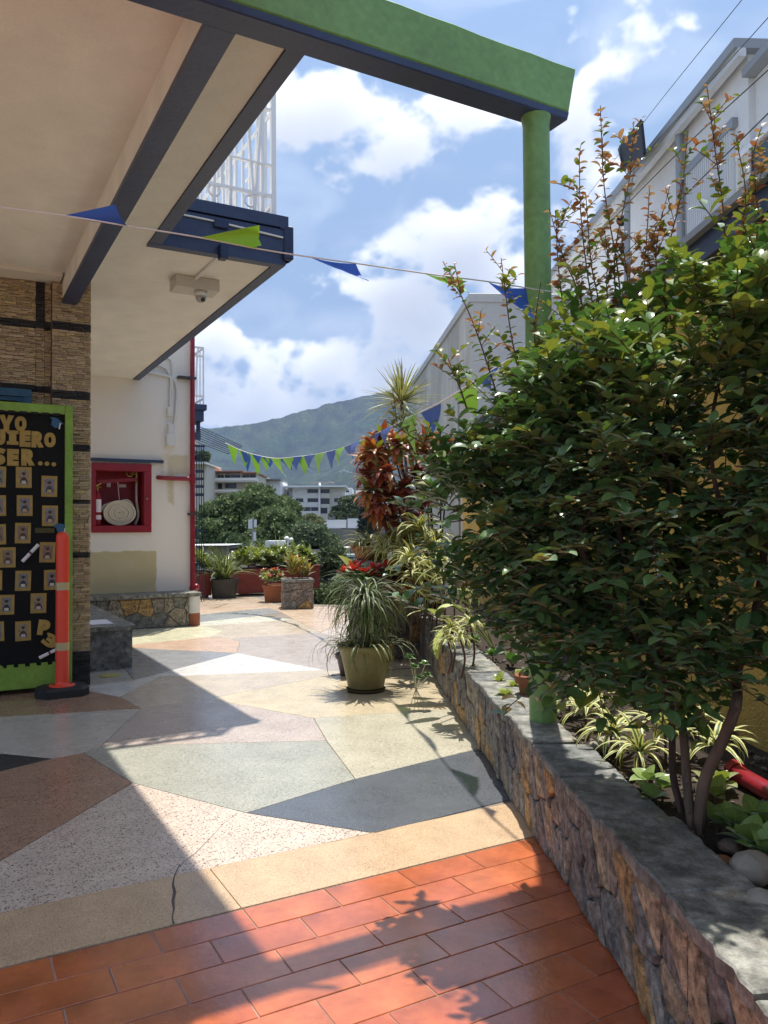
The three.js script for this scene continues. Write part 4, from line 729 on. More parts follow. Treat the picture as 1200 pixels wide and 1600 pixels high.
// ============================================================ the big shrub in the planter
{
  rnd = mulberry(2024);
  const t = thing('camellia_shrub', 'big glossy dark green shrub with reddish new shoots rising from the planter', 'shrub', sn(.364, .40, .297));
  const q = (x, y, n) => onN(x, y, n), root = t.position;
  // trunks and main limbs
  const limb = (pts, r, name, mat = M.bark, k = .45, seg = 36) => partW(name, muv(tube(pts, r, seg, 9, (u) => mix(1, k, u))), mat, t);
  const b0 = root.clone().add(V(0, -.03, 0));
  const d3 = (x, y, D) => atD(x, y, D);
  limb([b0.clone().add(V(-.015, 0, .01)), q(1074, 1230, .28), q(1068, 1150, .30), q(1058, 1090, .32), d3(1030, 1010, 2.85), d3(985, 900, 2.9), d3(960, 800, 2.95), d3(942, 690, 2.95), d3(948, 560, 3.0)], .017, 'trunk');
  limb([b0.clone().add(V(.02, 0, 0)), q(1100, 1225, .30), q(1128, 1160, .32), q(1150, 1105, .34), d3(1152, 1050, 2.7), d3(1180, 960, 2.75), d3(1195, 820, 2.8), d3(1170, 650, 2.8)], .022, 'trunk');
  limb([q(1066, 1270, .28), q(1052, 1215, .27), q(1050, 1150, .27), d3(1045, 1090, 2.75), d3(1010, 1005, 2.8), d3(960, 945, 2.85), d3(905, 905, 2.95), d3(860, 870, 3.05), d3(800, 830, 3.2)], .0135, 'limb', M.barkDark);
  limb([d3(1035, 1020, 2.8), d3(975, 975, 2.8), d3(930, 900, 2.8), d3(905, 845, 2.82), d3(935, 770, 2.82), d3(945, 690, 2.82), d3(935, 600, 2.9)], .0135, 'limb', M.barkDark);
  limb([d3(1010, 985, 2.85), d3(930, 940, 3.0), d3(850, 860, 3.15), d3(770, 780, 3.25), d3(720, 720, 3.35)], .013, 'limb', M.barkDark);
  limb([d3(1150, 1060, 2.7), d3(1085, 960, 2.8), d3(1060, 840, 2.85), d3(1040, 700, 2.9), d3(1050, 560, 2.9)], .013, 'limb', M.barkDark);
  limb([d3(935, 770, 2.82), d3(965, 700, 2.85), d3(1000, 640, 2.9), d3(1010, 540, 2.9)], .009, 'limb', M.barkDark);
  limb([d3(1190, 900, 2.75), d3(1130, 800, 2.7), d3(1110, 690, 2.7), d3(1130, 560, 2.7)], .011, 'limb', M.barkDark);
  // crown: twigs carrying alternate leaves, gathered in clumps
  const E = [[1095, 725, 2.80, 190, 240, .40, 360], [945, 750, 3.0, 168, 222, .38, 390], [840, 805, 3.2, 118, 172, .34, 330], [742, 832, 3.35, 64, 100, .28, 190], [728, 915, 3.35, 52, 55, .22, 80], [975, 970, 2.9, 165, 100, .32, 120], [1200, 555, 2.7, 80, 160, .36, 170], [1110, 520, 2.85, 85, 62, .3, 110], [770, 965, 3.25, 72, 55, .22, 110], [925, 1020, 2.95, 50, 42, .2, 40], [890, 620, 3.2, 75, 55, .3, 90], [1130, 930, 2.75, 150, 140, .32, 70], [1005, 1022, 2.85, 92, 46, .24, 64], [1080, 1040, 2.7, 85, 46, .22, 60], [1310, 720, 2.6, 150, 320, .4, 200]];
  const RT = V(1, 0, 0).applyQuaternion(camera.quaternion).setY(0).normalize(), BK = FWD.clone().setY(0).normalize();
  const near = [], twigs = [];
  const geos = [.0, .3, .6].map((f, i) => blade({ len: 1, w: oval(.235 + .03 * i, .78), seg: 5, droop: .55 + .35 * f, fold: .28 + .15 * f, twist: (f - .3) * .5, flatTip: true }));
  const sets = { dark: [], mid: [], yellow: [], red: [], peach: [] };
  const gapN = (p) => noise3(p.x * 4.2, p.y * 4.2, p.z * 4.2);
  function twig(p, dir, len, n, size, pick) {
    const d = dir.clone(), side = V(rr(-1, 1), rr(-.3, 1), rr(-1, 1)).cross(d).normalize(); const pts = [p.clone()]; let c = p.clone();
    for (let k = 0; k < n; k++) {
      d.y += -.02; d.addScaledVector(side, rr(-.06, .06)).normalize(); c = c.clone().addScaledVector(d, len / n); pts.push(c);
      const az = k * 2.4 + rnd(), out = V(Math.cos(az), .25 + .3 * rnd(), Math.sin(az)); out.addScaledVector(d, .7); out.y += rr(-.35, .25); out.normalize();
      const s = size * rr(.55, 1.25) * (k > n - 2 ? .8 : 1); const kind = pick(c, k / n); sets[kind].push([leafMatrix(c, out, rr(-.5, .5), s), c.clone(), Math.floor(rnd() * 3)]);
    }
    return pts;
  }
  const twigGeo = [];
  const addTwig = (pts, r) => { if (pts.length > 2) twigGeo.push(tube([pts[0], pts[Math.floor(pts.length / 2)], pts[pts.length - 1]], r, 4, 4)); };
  for (const [cx, cy, D, rx, ry, rd, count] of E) for (let i = 0; i < count; i++) {
    let u = rr(-1, 1), a = rr(0, Math.PI * 2), r = Math.pow(rr(.1, 1), .42), h = Math.sqrt(1 - u * u); const k = V(h * Math.cos(a), u, h * Math.sin(a));
    if (k.y < -.55 && rnd() < .5) continue;
    const lump = (1 + .46 * (noise3(k.x * 2.6 + cx * .01, k.y * 2.6, k.z * 2.6 + 7) - .5) * 2) * r;
    const p = atD(cx, cy, D).addScaledVector(RT, k.x * rx * D / F * lump).addScaledVector(V(0, 1, 0), k.y * ry * D / F * lump).addScaledVector(BK, k.z * rd * lump);
    if (gapN(p) < (cx > 1000 ? .38 : .31)) continue;
    const o = RT.clone().multiplyScalar(k.x).addScaledVector(V(0, 1, 0), k.y + .35).addScaledVector(BK, k.z).addScaledVector(V(rr(-1, 1), rr(-1, 1), rr(-1, 1)), .6).normalize();
    const hi = sstep(1.9, 2.5, p.y) ;
    const pts = twig(p, o, rr(.13, .25), 10 + Math.floor(rnd() * 4), .071, (c) => { const x = rnd(), yl = .07 + .5 * sstep(1.75, 2.3, c.y); return x < yl ? 'yellow' : x < yl + .4 ? 'mid' : 'dark'; });  // yellower leaves towards the top: sunlight put into the leaf colour
    if (rnd() < .7) addTwig(pts, .0022);
  }
  // long new shoots above the crown, small reddish leaves
  const shoots = [[[985, 640], [965, 420], [945, 300], [938, 165], .5, 1], [[1000, 650], [960, 420], [985, 270], [990, 190], .45, .9], [[1130, 560], [1130, 330], [1118, 240], [1104, 130], .55, .8], [[1050, 620], [1040, 420], [1065, 300], [1075, 205], .4, .8], [[960, 620], [925, 470], [908, 340], [905, 240], .35, 1], [[985, 640], [1000, 480], [1010, 380], [1015, 290], .6, 1], [[900, 640], [880, 480], [872, 410], [868, 330], .15, 1], [[935, 600], [905, 460], [880, 400], [858, 325], .3, 1], [[830, 660], [800, 530], [790, 460], [783, 403], .0, .7], [[790, 660], [745, 520], [715, 450], [692, 408], -.05, .7], [[1170, 520], [1160, 380], [1165, 300], [1150, 215], .5, .9], [[1070, 560], [1030, 440], [1025, 400], [1035, 330], .35, 1], [[1190, 480], [1195, 380], [1180, 300], [1175, 230], .6, .9], [[940, 600], [935, 470], [925, 420], [915, 300], .6, 1], [[1000, 600], [990, 520], [985, 470], [970, 360], .3, 1], [[850, 640], [840, 560], [835, 520], [845, 440], .1, .3], [[1020, 600], [1010, 500], [1020, 460], [1012, 400], .5, 1], [[960, 590], [955, 500], [948, 450], [952, 380], .4, 1], [[700, 740], [670, 700], [640, 680], [610, 655], -.2, .2], [[730, 640], [720, 610], [712, 590], [700, 560], -.15, .2]];
  for (const [a, b, c, d, n, redness] of shoots) {
    const P4 = [a, b, c, d].map(([x, y]) => atD(x, y, 3.35 - .4 * (x - 650) / 550 + .12 * n)), cv = new THREE.CatmullRomCurve3(P4), len = cv.getLength();
    partW('shoot', muv(tube(P4, .0042, 30, 5, (u) => mix(1, .4, u))), M.twig, t);
    const cnt = Math.floor(len / .0135);
    for (let k = 2; k < cnt; k++) { const u = k / cnt, p = cv.getPointAt(u), tg = cv.getTangentAt(u), az = k * 2.4 + rr(-.4, .4), x = V(1, 0, 0).cross(tg).normalize(), z = tg.clone().cross(x), o = x.multiplyScalar(Math.cos(az)).addScaledVector(z, Math.sin(az)).addScaledVector(tg, .55).normalize(); o.y -= .15;
      if (rnd() < .12) continue; const s = mix(.062, .031, Math.pow(u, .8)) * rr(.7, 1.15); const young = u > .5 ? rnd() < redness * .85 : rnd() < .12; const kind = young ? (rnd() < .3 ? 'red' : 'peach') : (rnd() < .35 ? 'yellow' : rnd() < .6 ? 'mid' : 'dark'); sets[kind].push([leafMatrix(p, o, rr(-.5, .5), s), p, Math.floor(rnd() * 3)]); }
    // short side sprays
    for (let k = 0; k < 9; k++) { const u = rr(.25, .95), p = cv.getPointAt(u), o = V(rr(-1, 1), .8, rr(-1, 1)).normalize(); const pts = twig(p, o, rr(.06, .15), 6, .040, () => rnd() < redness * .7 ? (rnd() < .3 ? 'red' : 'peach') : rnd() < .6 ? 'yellow' : 'mid'); addTwig(pts, .0016); }
  }
  stuff(partW('twigs', merge(twigGeo), M.twig, t));
  // the leaves that show largest are parts of their own; the rest are one mass per kind
  const all = []; for (const k in sets) for (const e of sets[k]) { const p = e[1].clone().project(camera), inV = Math.abs(p.x) < 1 && Math.abs(p.y) < 1; const s = e[1].clone().sub(PO), n = s.dot(PN); all.push([k, e, inV ? e[1].distanceTo(EYE) + .9 * (n + .3) : 99]); }
  all.sort((a, b) => a[2] - b[2]); const off = rootPos(t).clone().negate(), sh = new THREE.Matrix4().makeTranslation(off.x, off.y, off.z);
  const rest = {};
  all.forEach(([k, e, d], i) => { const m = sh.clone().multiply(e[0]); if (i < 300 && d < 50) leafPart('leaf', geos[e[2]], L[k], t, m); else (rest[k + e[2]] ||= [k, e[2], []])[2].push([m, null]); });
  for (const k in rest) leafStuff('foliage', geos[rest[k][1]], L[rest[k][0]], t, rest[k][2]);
}
// ============================================================ planting under the shrub and along the walk
function cluster(t, origin, list, most = 90) { // list of [name, geo, mat, matrix]; the first are parts, what is left is one mass per kind
  const off = new THREE.Matrix4().makeTranslation(-t.position.x, -t.position.y, -t.position.z), rest = new Map();
  list.forEach(([name, geo, mat, m], i) => { const x = off.clone().multiply(m); if (i < most) leafPart(name, geo, mat, t, x); else { const k = geo.uuid + mat.uuid; if (!rest.has(k)) rest.set(k, [geo, mat, []]); rest.get(k)[2].push([x, null]); } });
  for (const [geo, mat, l] of rest.values()) leafStuff('foliage', geo, mat, t, l);
}
const strapGeos = (len, hw, droops, fold = .35, seg = 9) => droops.map((d) => blade({ len, w: strap(hw), seg, droop: d, fold }));
function rosette(at, n, geos, mat, { spread = [.2, 1.2], scale = [.7, 1.1], up = V(0, 1, 0), name = 'leaf', phase = 0 }) {
  const out = []; for (let i = 0; i < n; i++) { const f = i / n, az = i * 2.39996 + phase + rr(-.2, .2), el = mix(spread[0], spread[1], f) + rr(-.12, .12), d = V(Math.cos(az) * Math.sin(el), Math.cos(el), Math.sin(az) * Math.sin(el)); if (up.y < .99) d.applyQuaternion(new THREE.Quaternion().setFromUnitVectors(V(0, 1, 0), up)); out.push([name, geos[Math.floor(rnd() * geos.length)], Array.isArray(mat) ? mat[Math.floor(rnd() * mat.length)] : mat, leafMatrix(at.clone().addScaledVector(d, .006), d, rr(-.3, .3), rr(...scale))]); } return out;
}
rnd = mulberry(555);
const varGeos = strapGeos(.24, .015, [1.4, 2.0, 2.5], .3, 8), spiderGeos = strapGeos(.30, .008, [1.6, 2.2, 2.7], .4, 9);
// striped plants on the soil under the shrub
[['variegated_plant', 'striped cream and green arching plant left of the shrub trunks', [[955, 1140], [1000, 1165], [1040, 1150]], 24], ['variegated_plant', 'striped cream and green plant right behind the shrub trunks', [[1085, 1140], [1120, 1165]], 20], ['variegated_plant', 'striped plant behind the foot of the green post', [[890, 1078], [915, 1095], [935, 1070]], 22]].forEach(([nm, lb, pts, n]) => {
  const at = onY(pts[0][0], pts[0][1] + 40, .42), t = thing(nm, lb, 'plant', at, 'striped plants in the planter'); let l = [];
  for (const [x, y] of pts) { const c = onY(x, y + 38, .42).add(V(0, rr(.05, .13), 0)); l = l.concat(rosette(c, n, varGeos, L.varieg, { spread: [.15, 1.35], scale: [.6, 1.05] })); partW('stem', bar(V(c.x, .38, c.z), c, .006, 6), M.twig, t); }
  cluster(t, at, l, 110);
});
// round, fleshy and heart-shaped leaves low down
const oGeo = [.3, .7].map((d) => blade({ len: .11, w: oval(.042, .75), seg: 6, droop: d, fold: .22 })), hGeo = [.5, .9].map((d) => blade({ len: .085, w: oval(.034, .62), seg: 5, droop: d, fold: .25 }));
[['succulent_plant', 'pale green fleshy-leaved plant behind the large whitish stone', [[1150, 1290], [1172, 1315], [1190, 1285], [1120, 1282], [1200, 1330]], oGeo, L.succulent, 9], ['heart_leaf_plant', 'light green heart-leaved creeper at the left foot of the trunks', [[1018, 1242], [1035, 1228], [1012, 1215]], hGeo, L.succulent, 5], ['heart_leaf_plant', 'green leafy creeper between the trunks and the red pipe', [[1118, 1240], [1128, 1218], [1105, 1222]], hGeo, L.lime, 7], ['heart_leaf_plant', 'leafy seedling on the cap left of the green post', [[803, 1068], [790, 1082], [815, 1052], [780, 1060]], hGeo, L.lime, 6], ['leafy_plant', 'broad dark leaves low behind the cap left of the post', [[860, 1045], [845, 1030], [800, 1030], [770, 1020], [740, 1000]], oGeo, L.mid, 9]].forEach(([nm, lb, pts, geo, mat, n]) => {
  const at = onY(pts[0][0], pts[0][1], .43), t = thing(nm, lb, 'plant', at); let l = [];
  for (const [x, y] of pts) { const c = onY(x, y + 6, .44); l = l.concat(rosette(c, n, geo, mat, { spread: [.35, 1.35], scale: [.6, 1.05] })); partW('stem', bar(V(c.x, .38, c.z), c, .005, 5), M.twig, t); }
  cluster(t, at, l, 100);
});
function pot(t, R, r, h, mat, rim = .02, saucer) { // round pot as parts at the thing's origin
  const w = .012, o = saucer ? .03 : 0;
  part('pot', muv(lathe([[0, o], [r * .96, o], [r, o + .012], [mix(r, R, .72), o + h * .72], [R - .004, o + h - .055], [R + rim * .6, o + h - .05], [R + rim, o + h - .01], [R + rim - .006, o + h], [R - w, o + h], [R - w * 1.5, o + h - .04], [R - w * 2, o + h - .06]], 40)), mat, t);
  part('potting_soil', muv(new THREE.CircleGeometry(R - w, 32).rotateX(-Math.PI / 2).translate(0, o + h - .05, 0)), M.soil, t);
  if (saucer) part('saucer', muv(lathe([[0, 0], [r * 1.02, 0], [r * 1.1, .028], [r * 1.08, .032], [r * 1.02, .012], [0, .010]], 36)), saucer, t);
}
// the terracotta pot standing behind the green post
{ const p = onY(829, 1092, .42), t = thing('terracotta_pot', 'small terracotta pot standing on the soil behind the green post', 'pot', p); pot(t, .085, .06, .15, M.terracottaPot, .012); cluster(t, p, rosette(p.clone().add(V(0, .13, 0)), 16, hGeo, L.mid, { spread: [.1, 1.2], scale: [.7, 1.1] }), 40); }
// olive pot with its fountain of narrow leaves
{
  rnd = mulberry(91);
  const p = onY(580, 1083, 0).add(V(.01, 0, -.12)), t = thing('potted_ponytail', 'olive green pot with a fountain of long drooping grassy leaves', 'potted plant', p);
  pot(t, .245, .165, .40, M.olivePot, .02, S({ color: C(.07, .055, .02), roughness: .6 }));
  part('trunk', muv(lathe([[.075, .36], [.06, .42], [.035, .52], [.028, .76], [.03, .80]], 16)), M.bark, t);
  const G = strapGeos(.62, .0085, [2.1, 2.6, 3.0, 3.3], .3, 12), G2 = strapGeos(.42, .007, [1.8, 2.6, 3.2], .3, 10); let l = [];
  for (const [y, n, s, a] of [[.80, 130, [.75, 1.1], [.05, 1.0]], [.74, 90, [.7, 1.05], [.4, 1.35]], [.64, 60, [.6, .95], [.7, 1.5]]]) l = l.concat(rosette(p.clone().add(V(0, y, 0)), n, G, [L.grassy, L.grassy, L.grassyDark], { spread: a, scale: s, phase: y * 9 }));
  l = l.concat(rosette(p.clone().add(V(0, .42, 0)), 80, G2, [L.grassy, L.straw, L.grassyDark], { spread: [.5, 1.35], scale: [.6, 1.3] }));
  for (let i = 0; i < 26; i++) { const az = rr(0, 6.3), c = p.clone().add(V(Math.cos(az) * .2, .41, Math.sin(az) * .2)); l.push(['leaf', G[2 + i % 2], i % 3 ? L.straw : L.grassy, leafMatrix(c, V(Math.cos(az), .8, Math.sin(az)), rr(-.4, .4), rr(.6, .95))]); }
  for (let i = l.length - 1; i > 0; i--) { const j = Math.floor(rnd() * (i + 1)); [l[i], l[j]] = [l[j], l[i]]; }
  cluster(t, p, l, 290);
}
{ const p = onY(556, 1058, 0).add(V(.02, 0, -.15)), t = thing('dark_pot', 'small dark pot half hidden behind the olive pot', 'pot', p); pot(t, .15, .11, .22, M.darkPot, .012); rnd = mulberry(17); cluster(t, p, rosette(p.clone().add(V(0, .2, 0)), 26, strapGeos(.45, .012, [1.2, 1.8], .3), L.grassyDark, { spread: [.1, 1.0], scale: [.7, 1.1] }), 40); }
// red flowering plant behind it, on a stone pier, with a clay pot beside
const pier = thing('stone_pier', 'tall stone pier behind the fountain plant carrying a clay pot', 'pier', atD(600, 900, 9.3).setY(0));
{
  rnd = mulberry(300); const h = 1.13, w = .3; part('core', box(-w, w, 0, h - .05, -w, w), M.grout, pier); stoneFace(pier, -w, w, .005, h - .05, () => .2, (g) => g.translate(0, 0, w), { tall: .9 }); stoneFace(pier, -w, w, .005, h - .05, () => .2, (g) => { g.rotateY(-Math.PI / 2); g.translate(-w, 0, 0); }, { tall: .9 });
  part('cap_stone', prismY([[-w - .04, -w - .03], [w + .04, -w - .03], [w + .04, w + .04], [-w - .04, w + .04]], h - .05, h, .008), slateTones[1], pier);
  const p = atD(577, 880, 9.25).setY(h), t = thing('spider_plant', 'clay bowl with a pale striped spider plant on the stone pier', 'potted plant', p);
  part('bowl', muv(lathe([[0, 0], [.14, 0], [.145, .01], [.205, .13], [.22, .135], [.225, .165], [.205, .165], [.19, .14]], 32)), M.terracottaPot, t); part('potting_soil', muv(new THREE.CircleGeometry(.2, 24).rotateX(-Math.PI / 2).translate(0, .14, 0)), M.soil, t);
  cluster(t, p, rosette(p.clone().add(V(0, .15, 0)), 70, spiderGeos, [L.varieg, L.varieg, L.grassy], { spread: [.1, 1.3], scale: [.8, 1.35] }).concat(rosette(p.clone().add(V(-.12, .15, .05)), 30, spiderGeos, [L.varieg, L.grassy], { spread: [.3, 1.5], scale: [.8, 1.2] })), 110);
}
{
  const p = atD(568, 935, 8.3).setY(.0), t = thing('red_flower_plant', 'dark pot with broad leaves and bright red flower bracts behind the fountain plant', 'potted plant', p); pot(t, .16, .12, .3, M.darkPot, .012); let l = [];
  const br = [.3, .6].map((d) => blade({ len: .13, w: oval(.036, .7), seg: 5, droop: d, fold: .2 })), bg = [.5, .9].map((d) => blade({ len: .22, w: oval(.075, .7), seg: 6, droop: d, fold: .2 }));
  for (const [x, y] of [[538, 896], [552, 892], [566, 898], [585, 889], [596, 893], [578, 900], [545, 904], [606, 886], [590, 902], [558, 886]]) { const c = atD(x, y, 8.25 + rr(-.12, .12)); partW('stem', bar(p.clone().add(V(0, .25, 0)), c, .005, 5), M.twig, t); l = l.concat(rosette(c, 9, br, L.bract, { spread: [.5, 1.45], scale: [.65, 1.1], name: 'bract' }), rosette(c.clone().add(V(0, -.03, 0)), 5, bg, [L.mid, L.dark], { spread: [1.0, 1.7], scale: [.6, .9] })); }
  const big = blade({ len: .34, w: oval(.10, .7), seg: 8, droop: .8, fold: .2 }); l.unshift(['leaf', big, L.lime, leafMatrix(atD(552, 894, 8.4), V(-.5, 1, 0), .2, .8)]); cluster(t, p, l, 150);
}
// big yellow-green blotched leaves arching over the planter end
{
  rnd = mulberry(71); const at = sn(4.6, .4, .42), t = thing('dumb_cane', 'large yellow green blotched leaves arching over the planter cap', 'plant', at); const l = [];
  const G = (len, hw, d) => blade({ len, w: oval(hw, .72), seg: 12, droop: d, fold: .18, cols: 4 });
  const to = (a, b, g, s, roll = 0) => { const d = b.clone().sub(a); l.push(['leaf', g, L.dumb, leafMatrix(a, d, roll, s)]); partW('leaf_stalk', tube([at.clone(), at.clone().lerp(a, .5).add(V(0, .12, 0)), a], .007, 14, 6), L.lime, t); };
  to(atD(690, 963, 6.4), atD(650, 940, 6.3), G(.36, .058, 1.0), 1, .3); to(atD(690, 985, 6.2), atD(684, 1000, 6.1), G(.30, .05, .5), 1, .5);
  to(atD(652, 925, 7.0), atD(690, 905, 6.9), G(.30, .07, .9), 1); to(atD(665, 935, 6.9), atD(640, 905, 6.9), G(.28, .07, .9), 1); to(atD(700, 925, 6.6), atD(720, 890, 6.6), G(.30, .07, 1.0), 1); to(atD(648, 915, 7.2), atD(668, 880, 7.2), G(.28, .06, .8), 1); to(atD(690, 915, 6.9), atD(664, 888, 6.9), G(.30, .065, .9), 1); to(atD(720, 950, 6.2), atD(690, 935, 6.1), G(.26, .06, 1.2), 1);
  cluster(t, at, l, 40);
}
// striped plants further along
[['variegated_plant', 'tall striped cream and green plant below the red leaved croton', [[612, 850], [640, 838], [660, 860], [632, 870], [600, 865], [655, 830], [680, 850], [670, 885], [640, 890]], 8.6, 34, 1.7], ['variegated_plant', 'pale striped plant filling the gap between the clay pot and the big shrub', [[650, 905], [672, 895], [660, 930], [690, 915], [640, 880], [680, 860]], 8.0, 30, 1.4], ['variegated_plant', 'low striped plant trailing over the cap before the dumb cane', [[705, 985], [720, 1000], [735, 978], [700, 1003]], 6.0, 22, .85], ['variegated_plant', 'striped plant at the edge of the big shrub beneath its left side', [[690, 880], [705, 905], [725, 930]], 7.2, 22, 1.2]].forEach(([nm, lb, pts, D, n, k]) => {
  const at = atD(pts[0][0], pts[0][1], D).setY(.4), t = thing(nm, lb, 'plant', at, 'striped plants in the planter'); let l = [];
  for (const [x, y] of pts) { const c = atD(x, y, D + rr(-.3, .3)); l = l.concat(rosette(c, n, varGeos, L.varieg, { spread: [.15, 1.4], scale: [.7 * k, 1.0 * k] })); partW('stem', tube([V(c.x, .38, c.z), c.clone().lerp(V(c.x, .38, c.z), .5).add(V(.02, 0, .02)), c], .008, 8, 6), M.twig, t); }
  cluster(t, at, l, 120);
});
// croton: whorls of red, orange and dark leaves on many stems
{
  rnd = mulberry(808); const at = sn(8.0, .4, .3), t = thing('croton_shrub', 'tall croton shrub with whorls of red, orange and dark leaves', 'shrub', at); let l = [];
  const G = [.5, .9, 1.4].map((d) => blade({ len: .27, w: oval(.044, .72), seg: 7, droop: d, fold: .2 }));
  const W = [[588, 700, 9.2, 'o'], [610, 690, 9.4, 'o'], [640, 690, 9.6, 'o'], [665, 692, 9.6, 'o'], [690, 700, 9.4, 'o'], [598, 690, 8.9, 'o'], [622, 700, 8.8, 'o'], [648, 706, 8.8, 'o'], [668, 712, 8.8, 'o'], [582, 708, 8.7, 'o'], [605, 740, 8.6, 'r'], [580, 770, 8.6, 'o'], [592, 790, 8.6, 'r'], [575, 720, 9.0, 'r'], [600, 722, 8.9, 'o'], [625, 715, 9.1, 'g'], [578, 745, 8.9, 'r'], [598, 760, 8.8, 'd'], [590, 780, 8.8, 'r'], [612, 785, 8.8, 'd'], [630, 765, 8.9, 'd'], [650, 745, 9.1, 'd'], [670, 730, 9.3, 'r'], [590, 800, 8.8, 'r'], [612, 812, 8.8, 'd'], [640, 800, 8.9, 'd'], [660, 780, 9.0, 'd'], [585, 738, 9.4, 'd'], [640, 830, 9.0, 'd'], [655, 900, 8.6, 'o'], [635, 893, 8.6, 'r'], [640, 912, 8.5, 'r'], [668, 880, 8.8, 'y'], [700, 730, 9.0, 'g'], [615, 905, 8.5, 'd']];
  for (const [x, y, D, k] of W) { const c = atD(x, y, D), m = k === 'o' ? [L.crotonOrange, L.crotonOrange, L.crotonRed, L.yellow] : k === 'r' ? [L.crotonRed, L.crotonRed, L.crotonOrange] : k === 'd' ? [L.crotonDark, L.crotonDark, L.crotonRed] : k === 'y' ? [L.crotonYellow, L.crotonOrange] : [L.mid, L.yellow, L.crotonOrange]; const out = c.clone().sub(atD(640, 780, 9.4)); out.y *= .5; out.y += .35; out.normalize();
    l = l.concat(rosette(c, 30, G, m, { spread: [.1, 1.6], scale: [.6, 1.0], up: out })); const b = at.clone().add(V(rr(-.1, .1), 0, rr(-.1, .1))); partW('stem', tube([b, b.clone().lerp(c, .5).add(V(0, -.1, 0)), c], .011, 10, 6), M.barkDark, t); }
  for (let i = l.length - 1; i > 0; i--) { const j = Math.floor(rnd() * (i + 1)); [l[i], l[j]] = [l[j], l[i]]; }
  cluster(t, at, l, 260);
}
// dracaena: one stem and a burst of narrow striped leaves
{
  rnd = mulberry(515); const c = atD(627, 628, 10.6), at = V(c.x + .15, .4, c.z), t = thing('dracaena', 'slender dracaena with a burst of narrow pale striped leaves against the concrete wall', 'plant', at);
  partW('stem', tube([at, V(at.x - .02, 1.6, at.z), V(c.x + .06, 2.4, c.z), c], .02, 24, 8), M.bark, t);
  const G = strapGeos(.62, .016, [.1, .3, .55], .4, 7); const l = rosette(c, 110, G, [L.varieg, L.varieg, L.straw], { spread: [.05, 1.75], scale: [.65, 1.05] }); for (let k = 1; k < 4; k++) l.push(...rosette(c.clone().add(V(.02 * k, -.09 * k, 0)), 16, G, [L.straw, L.varieg], { spread: [1.2, 1.9], scale: [.5, .9] })); cluster(t, at, l, 150);
}
// small weeds at the foot of the planter
{ rnd = mulberry(12); const p = onY(650, 1075, 0), t = thing('weed', 'small green weed growing at the foot of the planter wall by the olive pot', 'plant', p); let l = []; for (const [x, y] of [[648, 1045], [655, 1062], [668, 1058], [640, 1030], [664, 1040]]) { const c = atD(x, y, 6.5); partW('stem', bar(p, c, .003, 5), L.lime, t); l = l.concat(rosette(c, 9, hGeo, L.mid, { spread: [.3, 1.4], scale: [.5, .8] })); } cluster(t, p, l, 60); }
// ============================================================ pots at the end of the terrace
const lawn = strapGeos(.55, .010, [.5, 1.0, 1.6], .35, 8), leafy = [.5, .9].map((d) => blade({ len: .16, w: oval(.035, .7), seg: 5, droop: d, fold: .25 }));
function roundPlanter(nm, lb, x, y, R, r, h, mat, fill, group, D) {
  const p = D ? atD(x, y, D).setY(0) : onY(x, y, 0), t = thing(nm, lb, 'potted plant', p, group); pot(t, R, r, h, mat, .018); const l = fill(p.clone().add(V(0, h - .03, 0)), R); for (let i = l.length - 1; i > 0; i--) { const j = Math.floor(rnd() * (i + 1)); [l[i], l[j]] = [l[j], l[i]]; } cluster(t, p, l, 90); return t;
}
const scatter = (c, R, n, f) => { let l = []; for (let i = 0; i < n; i++) { const a = rr(0, 6.3), r = R * Math.sqrt(rnd()); l = l.concat(f(c.clone().add(V(Math.cos(a) * r, 0, Math.sin(a) * r)))); } return l; };
rnd = mulberry(4040);
roundPlanter('potted_grass', 'dark pot of tall grassy leaves between the two red pots', 350, 934, .30, .26, .42, M.darkPot, (c, R) => scatter(c, R * .7, 9, (q) => rosette(q, 18, lawn, [L.lime, L.grassy, L.grassy], { spread: [.05, .95], scale: [1.1, 1.8] })), 'pots at the far end of the terrace');
roundPlanter('potted_flowers', 'terracotta pot of orange red flowers left of the stone cube', 429, 940, .245, .2, .36, M.terracottaPot, (c, R) => scatter(c.clone().add(V(0, .12, 0)), R * 1.1, 12, (q) => { const y = q.clone().add(V(0, rr(-.05, .2), 0)); const fl = rosette(y.clone().add(V(0, .1, 0)), 8, hGeo, [L.bract, L.crotonOrange, L.crotonRed], { spread: [.4, 1.4], scale: [.7, 1.2], name: 'flower' }); return rosette(y, 10, leafy, [L.lime, L.mid, L.yellow], { spread: [.3, 1.5], scale: [.7, 1.1] }).concat(rnd() < .7 ? fl : []); }), 'pots at the far end of the terrace');
